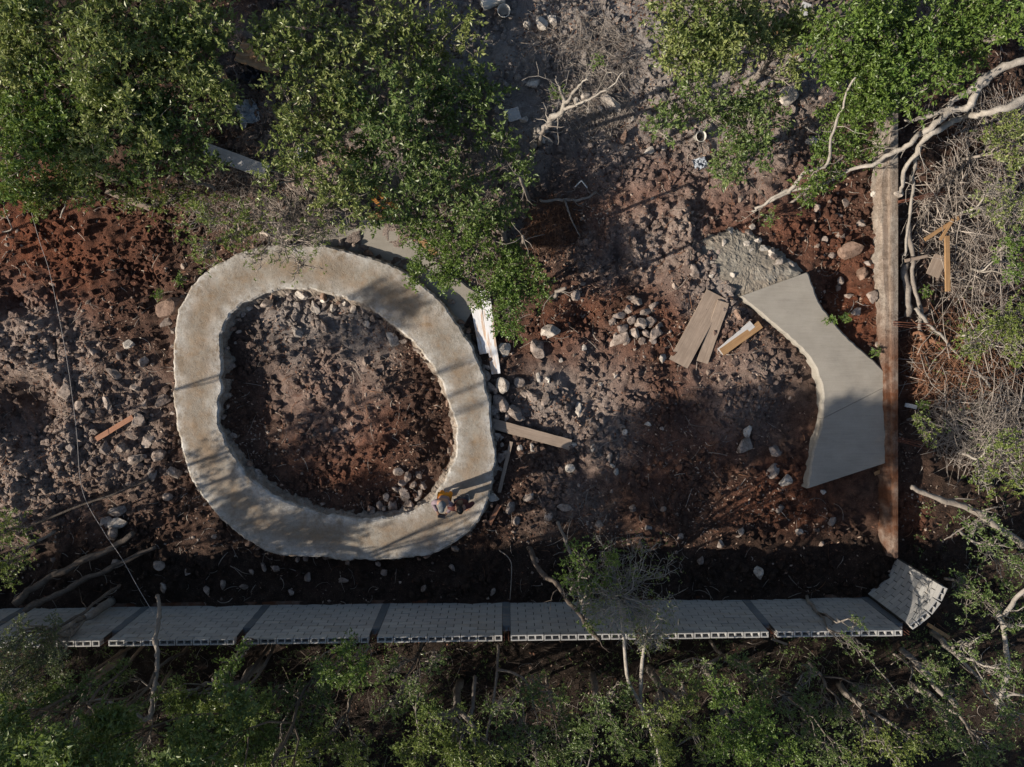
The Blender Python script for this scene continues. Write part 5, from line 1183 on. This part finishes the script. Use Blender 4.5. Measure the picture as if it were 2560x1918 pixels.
# ------------------------------------------------------------------ two people on the ring path
def skinned(name, V, E, Rr, sub=2, mat=None, parent=None):
    me = bpy.data.meshes.new(name); me.from_pydata(V, E, []); o = bpy.data.objects.new(name, me); C.objects.link(o)
    sm = o.modifiers.new('skin', 'SKIN'); sm.use_smooth_shade = True
    for i, r in enumerate(Rr): 
        rr = r if isinstance(r, tuple) else (r, r); me.skin_vertices[0].data[i].radius = rr
    me.skin_vertices[0].data[0].use_root = True
    su = o.modifiers.new('sub', 'SUBSURF'); su.levels = sub; su.render_levels = sub
    dg = bpy.context.evaluated_depsgraph_get(); m2 = bpy.data.meshes.new_from_object(o.evaluated_get(dg)); m2.name = name
    bpy.data.objects.remove(o); 
    for p in m2.polygons: p.use_smooth = True
    if len(m2.materials): m2.materials.clear()
    return link(name, m2, mat, parent)
def ellipsoid(name, c, r, mat, parent, cut=None, n=16):
    V = []; F = []; m = 10
    for i in range(m + 1):
        a = math.pi * i / m
        for j in range(n): b = 2*math.pi*j/n; V.append((c[0] + r[0]*math.sin(a)*math.cos(b), c[1] + r[1]*math.sin(a)*math.sin(b), c[2] + r[2]*math.cos(a)))
    for i in range(m):
        if cut is not None and i >= cut: break
        for j in range(n): F.append((i*n+j, (i+1)*n+j, (i+1)*n+(j+1) % n, i*n+(j+1) % n))
    return link(name, mesh_py(name, V, F, True), mat, parent)
def person(label, px, py, face, arms, H=1.68, shirt='lilac', lower='jeans', hair='hair', long_hair=False, cap=None, hem=False):
    p = P(px, py, RZ + .01); t = thing('person', label, 'person', p); t.rotation_euler = (0, 0, face); s = H / 1.70; t.scale = (s, s, s)
    # local: x to the side, the person faces -y
    V = [(0,0,.93),(0,.01,1.10),(0,.02,1.28),(0,.01,1.41),(0,-.01,1.49),(0,-.02,1.58),(0,-.03,1.66)]; E = [(0,1),(1,2),(2,3),(3,4),(4,5),(5,6)]; Rr = [(.15,.11),(.13,.10),(.155,.11),(.11,.085),(.052,.055),(.078,.092),(.06,.075)]
    hands = []
    for sx in (-1, 1):
        i = len(V); hip = (sx*.095, 0, .86); knee = (sx*.11, -.015, .48); ank = (sx*.115, .02, .09); toe = (sx*.125, -.13, .035)
        V += [hip, knee, ank, toe]; Rr += [.088, .058, .04, .03]; E += [(0, i), (i, i+1), (i+1, i+2), (i+2, i+3)]
        i = len(V); sh = (sx*.185, .01, 1.385); el, wr = arms(sx); pm = tuple(np.array(wr) + unit(np.array(wr) - np.array(el)) * .075)
        V += [sh, el, wr, pm]; Rr += [.06, .043, .028, (.036, .02)]; E += [(3, i), (i, i+1), (i+1, i+2), (i+2, i+3)]; hands.append((sx, np.array(el), np.array(wr), np.array(pm), i + 3))
    for sx, el, wr, pm, ip in hands:                       # five fingers each
        ax = unit(pm - wr); side = unit(np.cross(ax, [0, 0, 1.0])); dn = np.cross(side, ax)
        for f in range(5):
            off = (f - 1.5) * .018; L = [.055, .08, .085, .078, .06][f]; b = pm + side * off * sx + ax * .01 if f else wr + ax*.03 - side * .035 * sx
            a1 = b + (ax if f else unit(ax - side*sx*.8)) * L * .5; a2 = a1 + unit(ax * .6 - dn * .0 + np.array([0, 0, -.6])) * L * .5
            i = len(V); V += [tuple(b), tuple(a1), tuple(a2)]; Rr += [.009, .0085, .007]; E += [(ip if f else ip - 1, i), (i, i+1), (i+1, i+2)]
    skinned('body', V, E, Rr, 2, M['skin'], t)
    # face
    for sx in (-1, 1): ellipsoid('eye', (sx*.032, -.118, 1.585), (.013, .008, .009), M['hair'], t, n=8); ellipsoid('ear', (sx*.082, -.01, 1.575), (.012, .025, .035), M['skin'], t, n=8)
    ellipsoid('nose', (0, -.128, 1.56), (.014, .02, .024), M['skin'], t, n=8); ellipsoid('mouth', (0, -.112, 1.52), (.026, .01, .008), M['pink'], t, n=8)
    ellipsoid('hair', (0, -.002, 1.605), (.094, .112, .125), M[hair], t, 6)
    if long_hair:
        skinned('long_hair', [(0,.04,1.69),(0,.10,1.60),(0,.135,1.45),(0,.15,1.28),(0,.145,1.14)], [(0,1),(1,2),(2,3),(3,4)], [(.06,.05),(.088,.05),(.105,.035),(.10,.03),(.06,.02)], 2, M['hair'], t)
    if cap: 
        c = ellipsoid('cap', (0, -.004, 1.625), (.102, .12, .118), M[cap], t, 5)
        V_, F_ = lathe([(.0, 0), (.075, 0), (.076, -.008), (0, -.008)], 14); b = link('brim', mesh_py('brim', [(x, y*1.0 - .12, z + 1.63) for x, y, z in V_], F_, True), M[cap], c)
    # shirt: torso and sleeves in one piece, a little fuller than the body
    V = [(0,0,.90),(0,.01,1.10),(0,.02,1.28),(0,.01,1.40),(0,0,1.45)]; E = [(0,1),(1,2),(2,3),(3,4)]; Rr = [(.25,.20) if hem else (.168,.128),(.20,.16) if hem else (.15,.12),(.20,.15) if hem else (.175,.13),(.125,.10),(.07,.07)]
    for sx in (-1, 1):
        el, wr = arms(sx); el = np.array(el); wr = np.array(wr); i = len(V)
        V += [(sx*.19, .01, 1.385), tuple(el), tuple(el + (wr - el) * .85)]; Rr += [.076, .06, .047]; E += [(3, i), (i, i+1), (i+1, i+2)]
    skinned('shirt', V, E, Rr, 2, M[shirt], t)
    V = [(0,0,.95)]; E = []; Rr = [(.165,.125)]
    for sx in (-1, 1):
        i = len(V); V += [(sx*.095,0,.86),(sx*.11,-.015,.48),(sx*.115,.018,.12)]; Rr += [.105,.078,.06]; E += [(0,i),(i,i+1),(i+1,i+2)]
    skinned('trousers', V, E, Rr, 2, M[lower], t)
    for sx in (-1, 1): skinned('shoe', [(sx*.115,.05,.05),(sx*.12,-.05,.045),(sx*.127,-.15,.038)], [(0,1),(1,2)], [(.045,.05),(.05,.045),(.042,.035)], 2, M['shoe'], t)
    return t
def arms_hold(sx): return (sx*.27, -.10, 1.13), (sx*.10, -.34, 1.12)
def arms_hip(sx): return (sx*.33, .02, 1.13), (sx*.17, -.14, .98)
pa = person('person in lilac top and bright orange trousers looking down at a controller', 1117, 1229, R_(-8), arms_hold, 1.70, 'lilac', 'orange', cap='cap')
c = MB(); c.box(0, 0, 0, .19, .11, .04); c.box(0, .03, .03, .15, .02, .08)
rc = link('remote_controller', c.mesh('remote_controller'), M['black']); rc.location = pa.matrix_basis @ Vector((0, -.40, 1.12)); rc.rotation_euler = pa.rotation_euler
tag(rc, 'small black remote controller held by the person in orange trousers', 'controller')
pb = person('person with long dark hair and a maroon patterned top standing hands on hips', 1158, 1241, R_(10), arms_hip, 1.66, 'maroon', 'jeans', long_hair=True, hem=True)
skinned('scarf', [(-.09,.0,1.44),(-.05,-.09,1.43),(.05,-.09,1.43),(.09,.0,1.44)], [(0,1),(1,2),(2,3)], [.03,.034,.034,.03], 1, M['pink'], pb)
